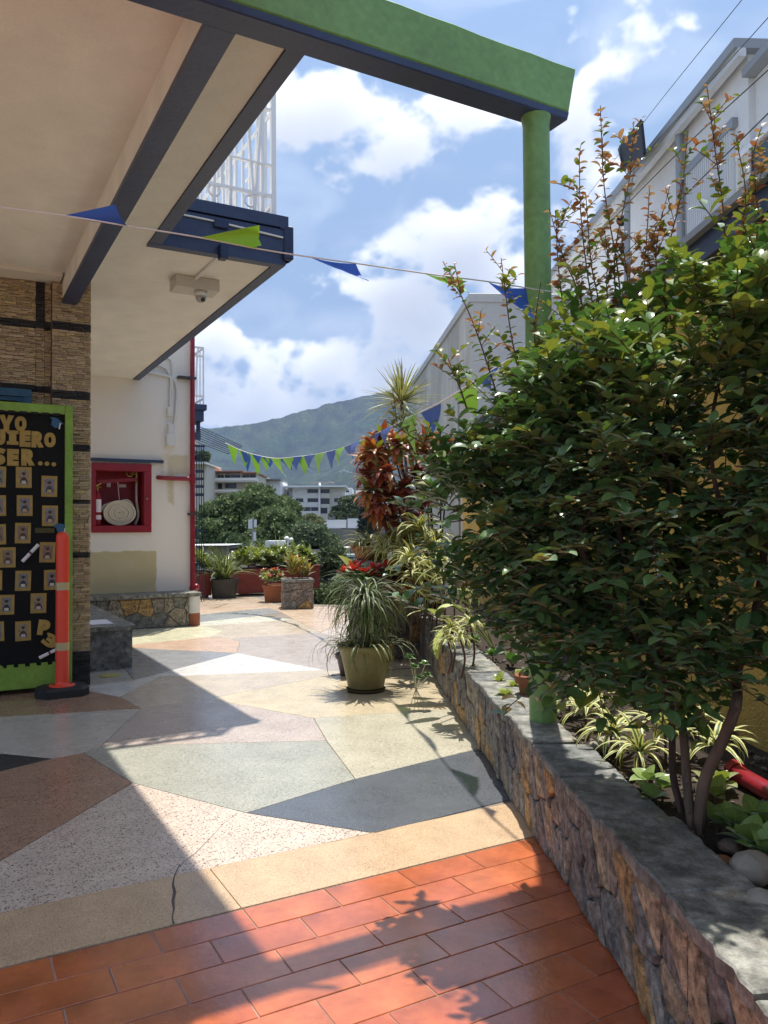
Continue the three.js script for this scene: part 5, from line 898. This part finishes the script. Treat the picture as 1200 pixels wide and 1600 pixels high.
function redTub(lb, x0, x1, y, z, dz, h) {
  const a = onZ(x0, y, z), b = onZ(x1, y, z), t = thing('red_tub', lb, 'planter', V((a.x + b.x) / 2, 0, z - dz / 2), 'pots at the far end of the terrace'), w = (b.x - a.x) / 2; const H = h;
  const shell = [prismY([[-w, -dz / 2], [w, -dz / 2], [w, dz / 2], [-w, dz / 2]], .05, H, .02)]; part('tub', merge(shell), M.redPot, t); for (const sx of [-1, 1]) part('foot', box(sx * w * .7 - .05, sx * w * .7 + .05, 0, .049, -dz * .35, dz * .35), M.redPot, t);
  part('rim', prismY([[-w - .02, -dz / 2 - .02], [w + .02, -dz / 2 - .02], [w + .02, dz / 2 + .02], [-w - .02, dz / 2 + .02]], H + .001, H + .035, .01), M.redPot, t); part('potting_soil', box(-w + .02, w - .02, H + .036, H + .045, -dz / 2 + .02, dz / 2 - .02), M.soil, t);
  let l = []; const n = Math.round(w * 62); for (let i = 0; i < n; i++) { const c = V(t.position.x + rr(-w, w), H + .05 + rr(0, .3), t.position.z + rr(-dz / 2, dz / 2)); l = l.concat(rosette(c, 14, leafy, [L.lime, L.lime, L.yellow, L.grassy], { spread: [.1, 1.4], scale: [1.0, 1.8] })); if (rnd() < .5) l = l.concat(rosette(c, 6, lawn, [L.lime, L.grassy], { spread: [.05, .7], scale: [.6, 1.1] })); }
  for (let i = l.length - 1; i > 0; i--) { const j = Math.floor(rnd() * (i + 1)); [l[i], l[j]] = [l[j], l[i]]; } cluster(t, t.position, l, 90);
}
redTub('red tub of green leafy plants next to the standpipe', 290, 330, 934, -17.5, .6, .56); redTub('long red tub of lime green plants behind the dark pot', 373, 470, 931, -17.55, .6, .58); redTub('low red tub of yellow green plants at the back behind the flowers', 400, 500, 922, -18.3, .4, .6);
{
  rnd = mulberry(616); const p = V(6.0, 0, -14.25), t = thing('stone_cube_planter', 'stone clad cube planter with slate rim and yellow green plants', 'planter', p), w = .27, h = .56; t.rotation.y = -.32;
  part('core', box(-w, w, 0, h - .06, -w, w), M.grout, t); stoneFace(t, -w, w, .003, h - .06, () => .19, (g) => g.translate(0, 0, w), { tall: .9 }); stoneFace(t, -w, w, .003, h - .06, () => .19, (g) => { g.rotateY(-Math.PI / 2); g.translate(-w, 0, 0); }, { tall: .9 }); stoneFace(t, -w, w, .003, h - .06, () => .19, (g) => { g.rotateY(Math.PI / 2); g.translate(w, 0, 0); }, { tall: .9 });
  for (const [a, b, c, d] of [[-w - .03, w + .03, w - .1, w + .045], [-w - .03, w + .03, -w - .03, -w + .1], [-w - .03, -w + .1, -w + .102, w - .102], [w - .1, w + .03, -w + .102, w - .102]]) part('rim_stone', prismY([[a, c], [b, c], [b, d], [a, d]], h - .058, h, .006), slateTones[2], t);
  part('potting_soil', box(-w + .08, w - .08, h - .06, h - .02, -w + .08, w - .08), M.soil, t);
  const s = thing('croton_plant', 'upright yellow leaved plant growing out of the stone cube', 'plant', V(6.0, h - .02, -14.25)); const G = strapGeos(.26, .026, [.2, .5, .9], .2, 6); let l = [];
  for (let k = 0; k < 15; k++) { const c = s.position.clone().add(V(rr(-.19, .19), rr(.02, .36), rr(-.17, .17))); partW('stem', bar(V(c.x, h - .03, c.z), c, .006, 5), M.twig, s); l = l.concat(rosette(c, 13, G, k % 3 === 0 ? [L.lime, L.yellow] : [L.crotonYellow, L.lime, L.crotonYellow, L.crotonOrange], { spread: [.05, 1.0], scale: [.7, 1.1] })); } cluster(s, s.position, l, 120);
}
// ============================================================ beyond the terrace
// a concrete building on the right of the alley
{
  const a = atD(735, 463, 16), b = atD(645, 597, 25.2), h = a.y, hb = b.y, r = PN, t = thing('concrete_building', 'tall bare concrete building wall with stained side behind the shrub', 'building', V(a.x, 0, a.z));
  const c = a.clone().addScaledVector(r, 9), d = b.clone().addScaledVector(r, 9);
  partW('wall', prismY([[a.x, a.z], [b.x, b.z], [d.x, d.z], [c.x, c.z]], -5.6, h - .12, .01), M.concrete, t);
  const e = .04, f = (p, k) => p.clone().addScaledVector(PT, -k).addScaledVector(PN, -e); const A = f(a, e), Cc = c.clone().addScaledVector(PT, -e), B = b.clone().addScaledVector(PN, -e);
  partW('coping', prismY([[A.x, A.z], [B.x, B.z], [d.x, d.z], [Cc.x, Cc.z]], h - .119, h + .06, .02), M.concreteLight, t);
  const A2 = a.clone().addScaledVector(PT, -.012), C2 = c.clone().addScaledVector(PT, -.012); partW('front_wall', prismY([[A2.x, A2.z], [a.x, a.z], [c.x, c.z], [C2.x, C2.z]], -5.6, h - .121), M.concreteLight, t);
  const m = atD(716, 640, 12.5), g = thing('pole_camera', 'black twin camera on a short pole in front of the concrete wall', 'camera', m.clone().setY(.4));
  partW('pole', bar(m.clone().setY(.4), atD(716, 578, 12.5), .018, 8), M.greyMetal, g); for (const [x, y, rr2] of [[717, 572, .05], [712, 579, .04]]) partW('camera_head', new THREE.SphereGeometry(rr2, 16, 12).translate(...atD(x, y, 12.45).toArray()), M.black, g); partW('arm', bar(atD(710, 580, 12.5), atD(720, 571, 12.5), .012, 6), M.black, g); partW('bracket', bar(atD(716, 592, 12.5).add(V(-.05, 0, 0)), atD(716, 596, 12.5).add(V(.05, 0, 0)), .03, 8), M.black, g);
}
// the white house up on the right
{
  const t = thing('white_house', 'white house with long eave and corrugated panel high on the right', 'building', PO.clone()); t.rotation.y = PLANTER_TURN; const n0 = 5;
  part('wall', box(8.75, 23, -4, 8.36, n0, n0 + 8), M.houseWhite, t);
  part('gable_bay', box(7.9, 8.749, -4, 8.0, n0 + .10, n0 + 8), M.houseWhite, t);
  part('eave', box(8.6, 23.3, 8.361, 8.50, n0 - .28, n0 + 8.2), M.greyMetal, t); part('gutter', box(8.6, 23.3, 8.24, 8.36, n0 - .22, n0 - .10), M.corrugated, t);
  part('bay_roof', box(7.7, 8.74, 8.001, 8.12, n0 - .1, n0 + 8.2), M.greyMetal, t);
  // corrugated sheet hung on the wall
  const s0 = onN(1150, 300, n0).sub(PO).dot(PT), s1 = onN(1078, 300, n0).sub(PO).dot(PT), yT = onN(1120, 232, n0).y, yB = 4.2, ribs = 22;
  part('corrugated_backing', box(s0, s1, yB, yT, n0 - .03, n0 - .002), M.corrugated, t);
  for (let i = 0; i < ribs; i++) { const s = mix(s0, s1, (i + .5) / ribs), w = (s1 - s0) / ribs; part('corrugated_rib', prismY([[s - w * .42, n0 - .031], [s - w * .2, n0 - .075], [s + w * .2, n0 - .075], [s + w * .42, n0 - .031]], yB, yT), M.corrugated, t); }
  part('panel_head', box(s0 - .1, s1 + .1, yT + .002, yT + .14, n0 - .09, n0 - .001), M.greyMetal, t);
  const sA = onN(1185, 300, n0).sub(PO).dot(PT); const win = part('window', box(sA - .42, sA + .30, 4.6, 6.9, n0 + .02, n0 + .095), M.darkGlass, t); for (let i = 0; i < 3; i++) part('curtain', box(sA + .30 + i * .09, sA + .37 + i * .09, 4.6, 6.95, n0 - .01, n0 + .03), S({ color: C(.62, .60, .48), roughness: .9 }), t);
  part('window_frame', merge([box(sA - .46, sA - .421, 4.5, 7, n0 - .02, n0 + .09), box(sA - .46, sA + .6, 6.951, 7.03, n0 - .02, n0 + .09)]), M.whiteMetal, t);
  const at = (x, y) => { const p = onN(x, y, n0).sub(PO); return [p.dot(PT), p.y]; };
  { const [s] = at(1072, 320); part('downpipe', bar(V(s, 3, n0 - .10), V(s, 8.3, n0 - .10), .07, 10), M.greyMetal, t); }
  const m = thing('service_mast', 'thin grey mast with dark insulators standing before the white house', 'mast', onN(980, 560, 3.2).setY(2.5)); const mx = (y) => onN(980, y, 3.2); partW('mast', bar(mx(620), mx(295), .045, 10), M.greyMetal, m); for (const [x, y] of [[972, 344], [976, 388]]) { const p = onN(x, y, 3.2); partW('insulator', merge([new THREE.SphereGeometry(.085, 10, 8).translate(p.x, p.y, p.z), bar(p, onN(980, y, 3.2), .03, 6)]), M.black, m); }
  // dark slatted panel on the roof line
  const c = [[968, 232], [1002, 190], [1007, 240], [975, 262]].map(([x, y], i) => onN(x, y, n0 - .6)), pn = thing('slatted_panel', 'dark slatted metal panel tilted at the eave of the white house', 'panel', c[0].clone());
  const lerp2 = (u, v) => c[0].clone().lerp(c[1], u).lerp(c[3].clone().lerp(c[2], u), v);
  for (let i = 0; i < 8; i++) { const v = i / 7; partW('slat', flatbar(lerp2(0, v), lerp2(1, v), .085, .02, PN), S({ color: C(.03, .03, .03), roughness: .6 }), pn); } partW('frame', flatbar(c[1], c[2], .05, .05, PN), M.cable, pn); partW('frame', flatbar(c[0], c[3], .05, .05, PN), M.cable, pn); partW('bracket', bar(lerp2(.5, 1), onN(985, 300, n0 - .2), .03, 6), M.greyMetal, pn);
}
// overhead cables
[['black cable crossing the sky from the upper right corner, highest of all', [1175, -20, 9], [1005, 192, 15], [866, 375, 22]], ['black cable running just above the white house eave', [1225, 0, 8], [1045, 200, 13], [930, 330, 20]], ['black cable in front of the white house, upper one', [1230, 82, 5.5], [1040, 258, 8], [880, 425, 12]], ['black cable in front of the white house, middle one', [1230, 148, 5], [1075, 300, 7], [860, 512, 11]], ['lowest black cable in front of the white house above the yellow wall', [1240, 240, 4.6], [1100, 355, 6], [900, 512, 10]]].forEach(([lb, ...p]) => {
  const pts = p.map(([x, y, D]) => atD(x, y, D)), t = thing('overhead_cable', lb, 'cable', pts[1].clone()); partW('cable', tube(pts, .005, 40, 6), M.cable, t);
});
// ------------------------------------------------------------ trees and houses across the hillside
function tree(nm, lb, x, yTop, yBase, D, w, color, group, { lumps = 16, n = 5200, leaf = .3, dark = .6, trunkR = .25 } = {}) {
  const top = atD(x, yTop, D), base = atD(x, yBase, D), H = top.y - base.y, t = thing(nm, lb, 'tree', base.clone().add(V(0, -2, 0)), group), cy = base.y + H * .52;
  partW('trunk', muv(tube([base.clone().add(V(0, -2.2, 0)), V(base.x + .1, base.y + H * .15, base.z), V(base.x, base.y + H * .5, base.z)], trunkR, 12, 8, (u) => 1 - .5 * u)), M.barkDark, t);
  const list = [], blobs = []; const lim = [];
  for (let i = 0; i < lumps; i++) { const a = rr(0, 6.283), u = rr(-.75, 1), rad = Math.sqrt(1 - Math.min(1, u * u) * .96); const c = V(base.x + Math.cos(a) * rad * w * .62, cy + u * H * .36, base.z + Math.sin(a) * rad * w * .62); blobs.push([c, rr(.26, .42) * Math.min(w, H * .62)]); if (i % 3 === 0) lim.push(bar(V(base.x, base.y + H * .2, base.z), c, trunkR * .3, 5, trunkR * .1)); }
  partW('limbs', merge(lim), M.barkDark, t);
  for (let i = 0; i < n; i++) { const [c, r] = blobs[Math.floor(rnd() * blobs.length)]; const d = V(rr(-1, 1), rr(-1, 1), rr(-1, 1)).normalize(), k = Math.pow(rnd(), .33); const p = c.clone().add(V(d.x * r * k, d.y * r * k * .8, d.z * r * k)); p.add(V(rr(-.15, .15), rr(-.15, .15), rr(-.15, .15)).multiplyScalar(r)); const m = leafMatrix(p, V(d.x + rr(-.6, .6), d.y + rr(-.2, .7), d.z + rr(-.6, .6)), rr(-1, 1), leaf * rr(.6, 1.3)); m.setPosition(p.sub(t.position)); const q = rr(.65, 1.25); list.push([m, C(color[0] * q, color[1] * q, color[2] * q)]); }
  leafStuff('crown', clump, treeMat, t, list); return t;
}
const clump = (() => { const r = mulberry(3), gs = []; for (let i = 0; i < 7; i++) { const g = blade({ len: .7, w: oval(.2, .75), seg: 2, droop: .5, fold: .2 }); const m = leafMatrix(V((r() - .5) * .6, (r() - .5) * .5, (r() - .5) * .6), V(r() - .5, r() * .8, r() - .5), r() * 2 - 1, .8 + .5 * r()); g.applyMatrix4(m); gs.push(g.toNonIndexed()); } return merge(gs); })();
const treeMat = P({ color: 0xffffff, roughness: .9, transmission: .22, thickness: 0 });
rnd = mulberry(99);
const G1 = [.15, .205, .065], G2 = [.11, .165, .055], G3 = [.17, .23, .075], G4 = [.095, .13, .055];
tree('broad_tree', 'broad rounded green tree filling the view left of the white apartment block', 392, 764, 868, 62, 4.6, G1, 'trees across the hillside', { lumps: 34, n: 9000, leaf: .42, trunkR: .4 });
tree('broad_tree', 'left shoulder tree beside the navy bar screen', 345, 790, 880, 60, 2.6, G3, 'trees across the hillside', { lumps: 16, n: 4200, leaf: .36 });
tree('broad_tree', 'smaller rounded tree at the right foot of the broad tree', 425, 795, 880, 56, 2.6, G1, 'trees across the hillside', { lumps: 16, n: 4200, leaf: .36 });
tree('broad_tree', 'spreading grey green tree before the retaining wall', 488, 815, 890, 48, 2.2, [.15, .20, .09], 'trees across the hillside', { lumps: 18, n: 4200, leaf: .3 });
tree('broad_tree', 'pale feathery tree just above the spreading tree', 485, 800, 850, 75, 1.8, [.24, .26, .11], 'trees across the hillside', { lumps: 10, n: 2200, leaf: .3 });
tree('broad_tree', 'dark tree low behind the mast at the foot of the broad tree', 370, 832, 885, 50, 1.9, G2, 'trees across the hillside', { lumps: 12, n: 2800, leaf: .3 });
tree('broad_tree', 'dark round tree between the apartment block and the conifer', 546, 778, 835, 105, 3.0, G4, 'trees across the hillside', { lumps: 12, n: 2600, leaf: .5 });
tree('broad_tree', 'dark green tree beyond the terrace edge right of the stone cube', 517, 862, 965, 24, 1.2, G4, 'trees across the hillside', { lumps: 16, n: 4600, leaf: .17, trunkR: .12 });
tree('broad_tree', 'green shrub crown low beyond the terrace edge beside the fountain plant', 545, 898, 985, 21, .95, G2, 'trees across the hillside', { lumps: 14, n: 3600, leaf: .15, trunkR: .1 });
tree('broad_tree', 'hazy tree rising behind the left apartment building', 318, 695, 770, 110, 2.4, G4, 'trees across the hillside', { lumps: 12, n: 2400, leaf: .5 });
{ // conifer
  const top = atD(574, 748, 80), base = atD(574, 835, 80), t = thing('conifer', 'dark pointed conifer right of the white apartment block', 'tree', base.clone()), H = top.y - base.y, l = []; rnd = mulberry(15);
  partW('trunk', bar(base.clone().add(V(0, -2, 0)), top, .18, 8, .03), M.barkDark, t);
  for (let i = 0; i < 3000; i++) { const u = Math.pow(rnd(), .75), tier = Math.floor(u * 14) / 14, r = (1 - u) * 1.15 * (.55 + .45 * ((u * 14) % 1 < .5 ? 1 : .6)) * rr(.3, 1) + .1, a = rr(0, 6.3); const p = V(Math.cos(a) * r, u * H, Math.sin(a) * r); const q = rr(.6, 1.2); l.push([leafMatrix(p, V(Math.cos(a), -.15, Math.sin(a)), rr(-1, 1), .26 * rr(.7, 1.2)), C(.045 * q, .07 * q, .04 * q)]); } leafStuff('crown', clump, treeMat, t, l);
}
// houses: boxes whose windows are openings with frame and pane set back
function facade(t, x0, x1, y0, y1, D, depth, mat, wins, name = 'wall') { // px rectangle on a plane square to the view axis of the house
  const a = atD(x0, y1, D), b = atD(x1, y0, D); const rt = V(1, 0, 0).applyQuaternion(camera.quaternion).setY(0).normalize(), bk = FWD.clone().setY(0).normalize();
  const w = b.clone().sub(a).dot(rt), h = b.y - a.y, M4 = new THREE.Matrix4().makeBasis(rt, V(0, 1, 0), bk.clone().negate()); M4.setPosition(a);
  const sx = w / (x1 - x0), sy = h / (y1 - y0), rects = wins.map(([p, q, r, s]) => [(p - x0) * sx, (q - x0) * sx, (y1 - s) * sy, (y1 - r) * sy]);
  const sh = new THREE.Shape([[0, 0], [w, 0], [w, h], [0, h]].map(([x, y]) => new THREE.Vector2(x, y)));
  for (const [p, q, r, s] of rects) sh.holes.push(new THREE.Path([[p, r], [p, s], [q, s], [q, r]].map(([x, y]) => new THREE.Vector2(x, y))));
  const g = new THREE.ExtrudeGeometry(sh, { depth: .35, bevelEnabled: false }); g.translate(0, 0, -.35); const body = new THREE.BoxGeometry(w, h, depth).translate(w / 2, h / 2, -.36 - depth / 2);
  const body2 = new THREE.BoxGeometry(w, 8, depth).translate(w / 2, -4.01, -depth / 2);
  const wl = partW(name, muv(merge([g, body, body2]).applyMatrix4(M4)), mat, t);
  rects.forEach(([p, q, r, s]) => { const n = Math.max(1, Math.round((q - p) / 1.1)), fr = []; const fw = .05; for (let i = 0; i <= n; i++) fr.push(new THREE.BoxGeometry(fw, s - r, .06).translate(mix(p, q, i / n), (r + s) / 2, -.24)); fr.push(new THREE.BoxGeometry(q - p, fw, .06).translate((p + q) / 2, r + fw / 2, -.24), new THREE.BoxGeometry(q - p, fw, .06).translate((p + q) / 2, s - fw / 2, -.24)); const o = partW('window', muv(merge(fr).applyMatrix4(M4)), M.whiteMetal, t); const pn = part('pane', new THREE.PlaneGeometry(q - p, s - r).translate((p + q) / 2, (r + s) / 2, -.28).applyMatrix4(M4), M.darkGlass, o); pn.position.set(0, 0, 0); });
  return { M4, sx, sy, w, h };
}
function slab(t, x0, x1, y0, y1, D, out, mat, name = 'roof', back = 8) { const a = atD(x0, y1, D), b = atD(x1, y0, D), rt = V(1, 0, 0).applyQuaternion(camera.quaternion).setY(0).normalize(), bk = FWD.clone().setY(0).normalize(); const w = b.clone().sub(a).dot(rt), h = b.y - a.y; const g = new THREE.BoxGeometry(w, h, out + back).translate(w / 2, h / 2, (out - back) / 2); g.applyMatrix4(new THREE.Matrix4().makeBasis(rt, V(0, 1, 0), bk.clone().negate()).setPosition(a)); return partW(name, muv(g), mat, t); }
const bw = S({ color: C(.90, .89, .88), roughness: .9 }), bw2 = S({ color: C(.82, .78, .69), roughness: .9 }), bcream = S({ color: C(.70, .63, .51), roughness: .9 }), brk = S({ color: C(.42, .16, .09), roughness: .9 }), stainWall = S({ color: C(.34, .32, .285), roughness: 1, map: rep(T.concrete, .08) }), greyRoof = S({ color: C(.22, .22, .22), roughness: .9 });
{
  const t = thing('apartment_building', 'white three storey apartment block with cream stair bay in the middle distance', 'building', atD(510, 850, 108).setY(-6));
  facade(t, 457, 499, 762, 832, 108, 9, bw, [[462, 474, 778, 785], [480, 497, 763.5, 770.5], [480, 497, 778, 785], [462, 497, 792, 799]]);
  facade(t, 499.2, 515.5, 762, 836, 107.6, 9, bw2, [[500, 515, 763.5, 771], [500, 515, 778, 788], [500, 511.5, 793, 803]], 'stair_bay');
  facade(t, 515.7, 534, 762, 832, 108, 9, bw2, [[522, 532, 778, 785], [518, 531, 793, 804]], 'wall');
  facade(t, 447, 456.8, 764, 830, 110, 7, bw, [[448.5, 451, 768, 774], [449.5, 454.5, 778, 786]], 'side_wing');
  slab(t, 444, 541, 758.6, 761.6, 106.8, .4, bw, 'roof', 10); slab(t, 498.6, 500.2, 754, 834, 107.2, .2, bw, 'pilaster', 1); slab(t, 484, 520, 752.5, 753.5, 109, .3, greyRoof, 'roof_rail', 2); for (const x of [486, 494, 502, 510, 518]) slab(t, x, x + .5, 753.6, 758.4, 109, .1, greyRoof, 'rail_post', .1);
  const a = thing('apartment_building', 'white annexe with small dark window right of the apartment block', 'building', atD(560, 850, 118).setY(-6)); facade(a, 534, 550, 762, 835, 118, 6, bw, [[540, 545.5, 765, 769.5]]); facade(a, 545, 600, 774, 835, 121, 8, bw, [[548, 555, 779, 784], [568, 576, 780, 786]]); slab(a, 544, 602, 771.5, 773.7, 119.5, .4, greyRoof);
  const b = thing('apartment_building', 'white house front far right just left of the croton leaves', 'building', atD(575, 850, 130).setY(-6)); facade(b, 556, 612, 765, 780, 130, 6, bw, [[562, 568, 768, 773], [585, 596, 768, 774]]); slab(b, 555, 613, 763, 764.8, 129.6, .3, greyRoof);
}
{
  const t = thing('apartment_building', 'cream apartment building with brick red roof and long balconies at the left', 'building', atD(350, 850, 96).setY(-6));
  facade(t, 322, 402, 738, 860, 96, 9, bcream, [[328, 347, 754, 764], [351, 369, 754, 763], [328, 376, 741, 749], [378, 400, 741, 748], [330, 350, 772, 782]]);
  slab(t, 320, 380, 736, 738, 95.2, .5, brk, 'roof'); slab(t, 380, 403, 738.2, 740, 95.2, .5, brk, 'roof'); slab(t, 326, 402, 746.5, 751.5, 94.9, .2, bw2, 'balcony_parapet', .8); slab(t, 322, 402, 751.6, 753.6, 94.6, .2, bcream, 'balcony_slab', 1); slab(t, 322, 372, 765, 768.5, 94.8, .2, bw2, 'balcony_parapet', .8); slab(t, 322, 372, 768.6, 770, 94.6, .2, bcream, 'balcony_slab', 1); for (const x of [325, 350, 376, 400]) slab(t, x, x + 1, 738.4, 746.4, 95.4, .1, bcream, 'column', .2);
  const w = thing('apartment_building', 'beige building end partly behind the navy bar screen', 'building', atD(310, 850, 90).setY(-6)); facade(w, 285, 322, 726, 860, 90, 9, bcream, [[290, 317, 733, 739], [290, 317, 745, 751], [290, 317, 757, 763], [290, 317, 770, 776]]); slab(w, 284, 323, 722, 725.6, 89.3, .4, bw2);
  const s = thing('apartment_building', 'small white rooftop block between the cream building and the white block', 'building', atD(420, 850, 104).setY(-6)); facade(s, 403, 438, 751, 830, 104, 7, bw, [[405, 411, 753, 760]]); slab(s, 414, 438, 748, 750.6, 103.4, .3, greyRoof); facade(s, 402, 414, 744, 750.8, 105, 4, bw2, [[404, 411, 746, 750]], 'upper_room');
}
{
  const t = thing('retaining_wall', 'grey weathered retaining wall below the white apartment block', 'wall', atD(545, 850, 100).setY(-6)); slab(t, 500, 605, 825.5, 875, 100, 0, stainWall, 'wall', 1.2);
  const p = thing('parapet_wall', 'white parapet walls on top of the retaining wall', 'wall', atD(545, 825, 102).setY(-2)); slab(p, 500, 541, 812, 825.3, 101.2, 0, bw, 'wall', .6); slab(p, 543, 562, 810, 825.3, 101, 0, bw, 'wall', .6); slab(p, 563, 605, 811.5, 825.3, 101.3, 0, bw2, 'wall', .6); for (const x of [512, 519]) slab(p, x, x + 4, 806, 811.8, 101.2, 0, greyRoof, 'gate', .3);
  const l = thing('low_building', 'long low white roof edge beyond the far pots', 'building', atD(390, 870, 40).setY(-5)); slab(l, 280, 355, 853, 880, 40, 0, stainWall, 'wall', 3); slab(l, 280, 357, 851.5, 852.9, 39.8, .2, bw, 'roof', 4); slab(l, 357.2, 505, 858, 880, 41, 0, bw, 'wall', 4); slab(l, 300, 510, 856.5, 857.9, 40.7, .2, bw2, 'roof', 5); slab(l, 414, 444, 845, 856.4, 43, 0, bw, 'roof_block', 2); slab(l, 424, 452, 853, 856.3, 41.5, 0, stainWall, 'roof_curb', 2);
  const r = thing('low_building', 'pale green roofed pavilion low right of the spreading tree', 'building', atD(545, 870, 60).setY(-6)); slab(r, 515, 570, 868, 870.5, 60, .3, S({ color: C(.42, .50, .46), roughness: .7 }), 'roof', 5); for (const x of [518, 531, 545, 560]) slab(r, x, x + 1, 857, 867.8, 60.5, 0, bw, 'column', .2); slab(r, 515, 570, 855, 857, 60.2, .2, bw2, 'upper_roof', 3); slab(r, 515, 570, 870.6, 890, 61, 0, stainWall, 'wall', 4);
  const m = thing('antenna_mast', 'white antenna mast with panel aerials in front of the broad tree', 'mast', atD(395, 860, 36).setY(-5)); const at = (x, y) => atD(x, y, 36); partW('pole', bar(at(395, 862), at(395, 808), .05, 8), M.greyMetal, m); for (const [x, y0, y1] of [[393.5, 811, 826], [399, 812, 824], [398, 831, 845], [390, 812, 826]]) { const a = at(x, y1), b = at(x, y0); partW('aerial', flatbar(a, b, .11, .09, FWD), M.whiteMetal, m); } for (const y of [818, 836, 850]) partW('clamp', bar(at(391, y), at(400, y), .02, 6), M.greyMetal, m); partW('cabinet', flatbar(at(395, 858), at(395, 851), .2, .15, FWD), M.greyMetal, m);
  const d = thing('satellite_dishes', 'pair of small dark rooftop dishes on the low white building', 'dish', atD(452, 850, 38).setY(-1)); for (const [x, y] of [[448, 843], [456, 845]]) { const c = atD(x, y, 38), g = new THREE.SphereGeometry(.16, 16, 8, 0, 6.3, 0, .9); g.rotateX(1.1); g.rotateY(x > 450 ? -.9 : -.4); g.translate(c.x, c.y, c.z); partW('dish', g, M.pvc, d); partW('stand', bar(c, atD(x, 857, 38), .025, 6), M.black, d); partW('feed', bar(c, c.clone().add(V(-.1, .05, .2)), .015, 5), M.black, d); }
}
// ------------------------------------------------------------ the mountain
{
  const ridge = [[-900, 600], [-500, 640], [-200, 690], [100, 690], [250, 672], [330, 664], [390, 659], [430, 649], [480, 636], [520, 624], [560, 616], [600, 607], [650, 588], [720, 568], [820, 560], [920, 590], [1050, 600], [1250, 640], [1600, 690], [2100, 700]];
  const az = ridge.map(([x, y]) => { const d = ray(x, y).normalize(); return [Math.atan2(d.x, -d.z), Math.tan(Math.asin(d.y)) / 1]; }).sort((a, b) => a[0] - b[0]);
  const prof = (a) => { if (a <= az[0][0]) return az[0][1]; for (let i = 1; i < az.length; i++) if (a < az[i][0]) return mix(az[i - 1][1], az[i][1], sstep(0, 1, (a - az[i - 1][0]) / (az[i][0] - az[i - 1][0])) * .5 + .5 * (a - az[i - 1][0]) / (az[i][0] - az[i - 1][0])); return az[az.length - 1][1]; };
  const NA = 520, NR = 110, a0 = az[0][0], a1 = az[az.length - 1][0], pos = [], uv = [], idx = [], col = [];
  for (let j = 0; j <= NR; j++) for (let i = 0; i <= NA; i++) {
    const a = mix(a0, a1, i / NA), v = j / NR, r = mix(900, 3600, v), x = Math.sin(a) * r, z = -Math.cos(a) * r;
    const spur = Math.abs(2 * fbm3(a * 11 + 40, v * 1.6, 3, 4) - 1), crest = 3600 * prof(a), sh = Math.pow(v, 1.35);
    let y = -12 + (crest + 12) * sh * (1 - .42 * (1 - spur) * Math.sin(Math.PI * Math.min(1, v * .98)) ) + 26 * (fbm3(x * .004, 1, z * .004, 5) - .5) * Math.sin(Math.PI * v) + (v > .9 ? 14 * (fbm3(a * 160, v * 9, 2, 3) - .5) : 0);
    pos.push(x, y, z); uv.push(x / 900, z / 900 + y / 700);
    const k = .72 + .6 * fbm3(x * .006, y * .01, z * .006, 5), dry = sstep(.58, .72, fbm3(x * .0022 + 5, 3, z * .0022, 4)) * .6; col.push(mix(.042, .10, dry) * k, mix(.078, .115, dry) * k, mix(.03, .045, dry) * k);
  }
  for (let j = 0; j < NR; j++) for (let i = 0; i < NA; i++) { const p = j * (NA + 1) + i; idx.push(p, p + 1, p + NA + 1, p + 1, p + NA + 2, p + NA + 1); }
  const g = new THREE.BufferGeometry(); g.setAttribute('position', new THREE.Float32BufferAttribute(pos, 3)); g.setAttribute('uv', new THREE.Float32BufferAttribute(uv, 2)); g.setAttribute('color', new THREE.Float32BufferAttribute(col, 3)); g.setIndex(idx); g.computeVertexNormals();
  const m = shadows(new THREE.Mesh(g, S({ color: 0xffffff, vertexColors: true, roughness: 1, map: rep(T.forest, 4) }))); m.name = 'mountain'; m.userData = { kind: 'structure', label: 'green forested mountain behind the town' }; scene.add(m);
  const h = thing('hillside_house', 'tiny pale buildings high on the mountain slope', 'building', atD(540, 735, 1500)); for (const [x, y, w] of [[530, 736, 3], [535, 734, 4], [541, 736, 4], [547, 737, 3]]) slab(h, x, x + w, y, y + 2, 1450, 0, bw, 'house_block', 8);
}
renderer.render(scene, camera);
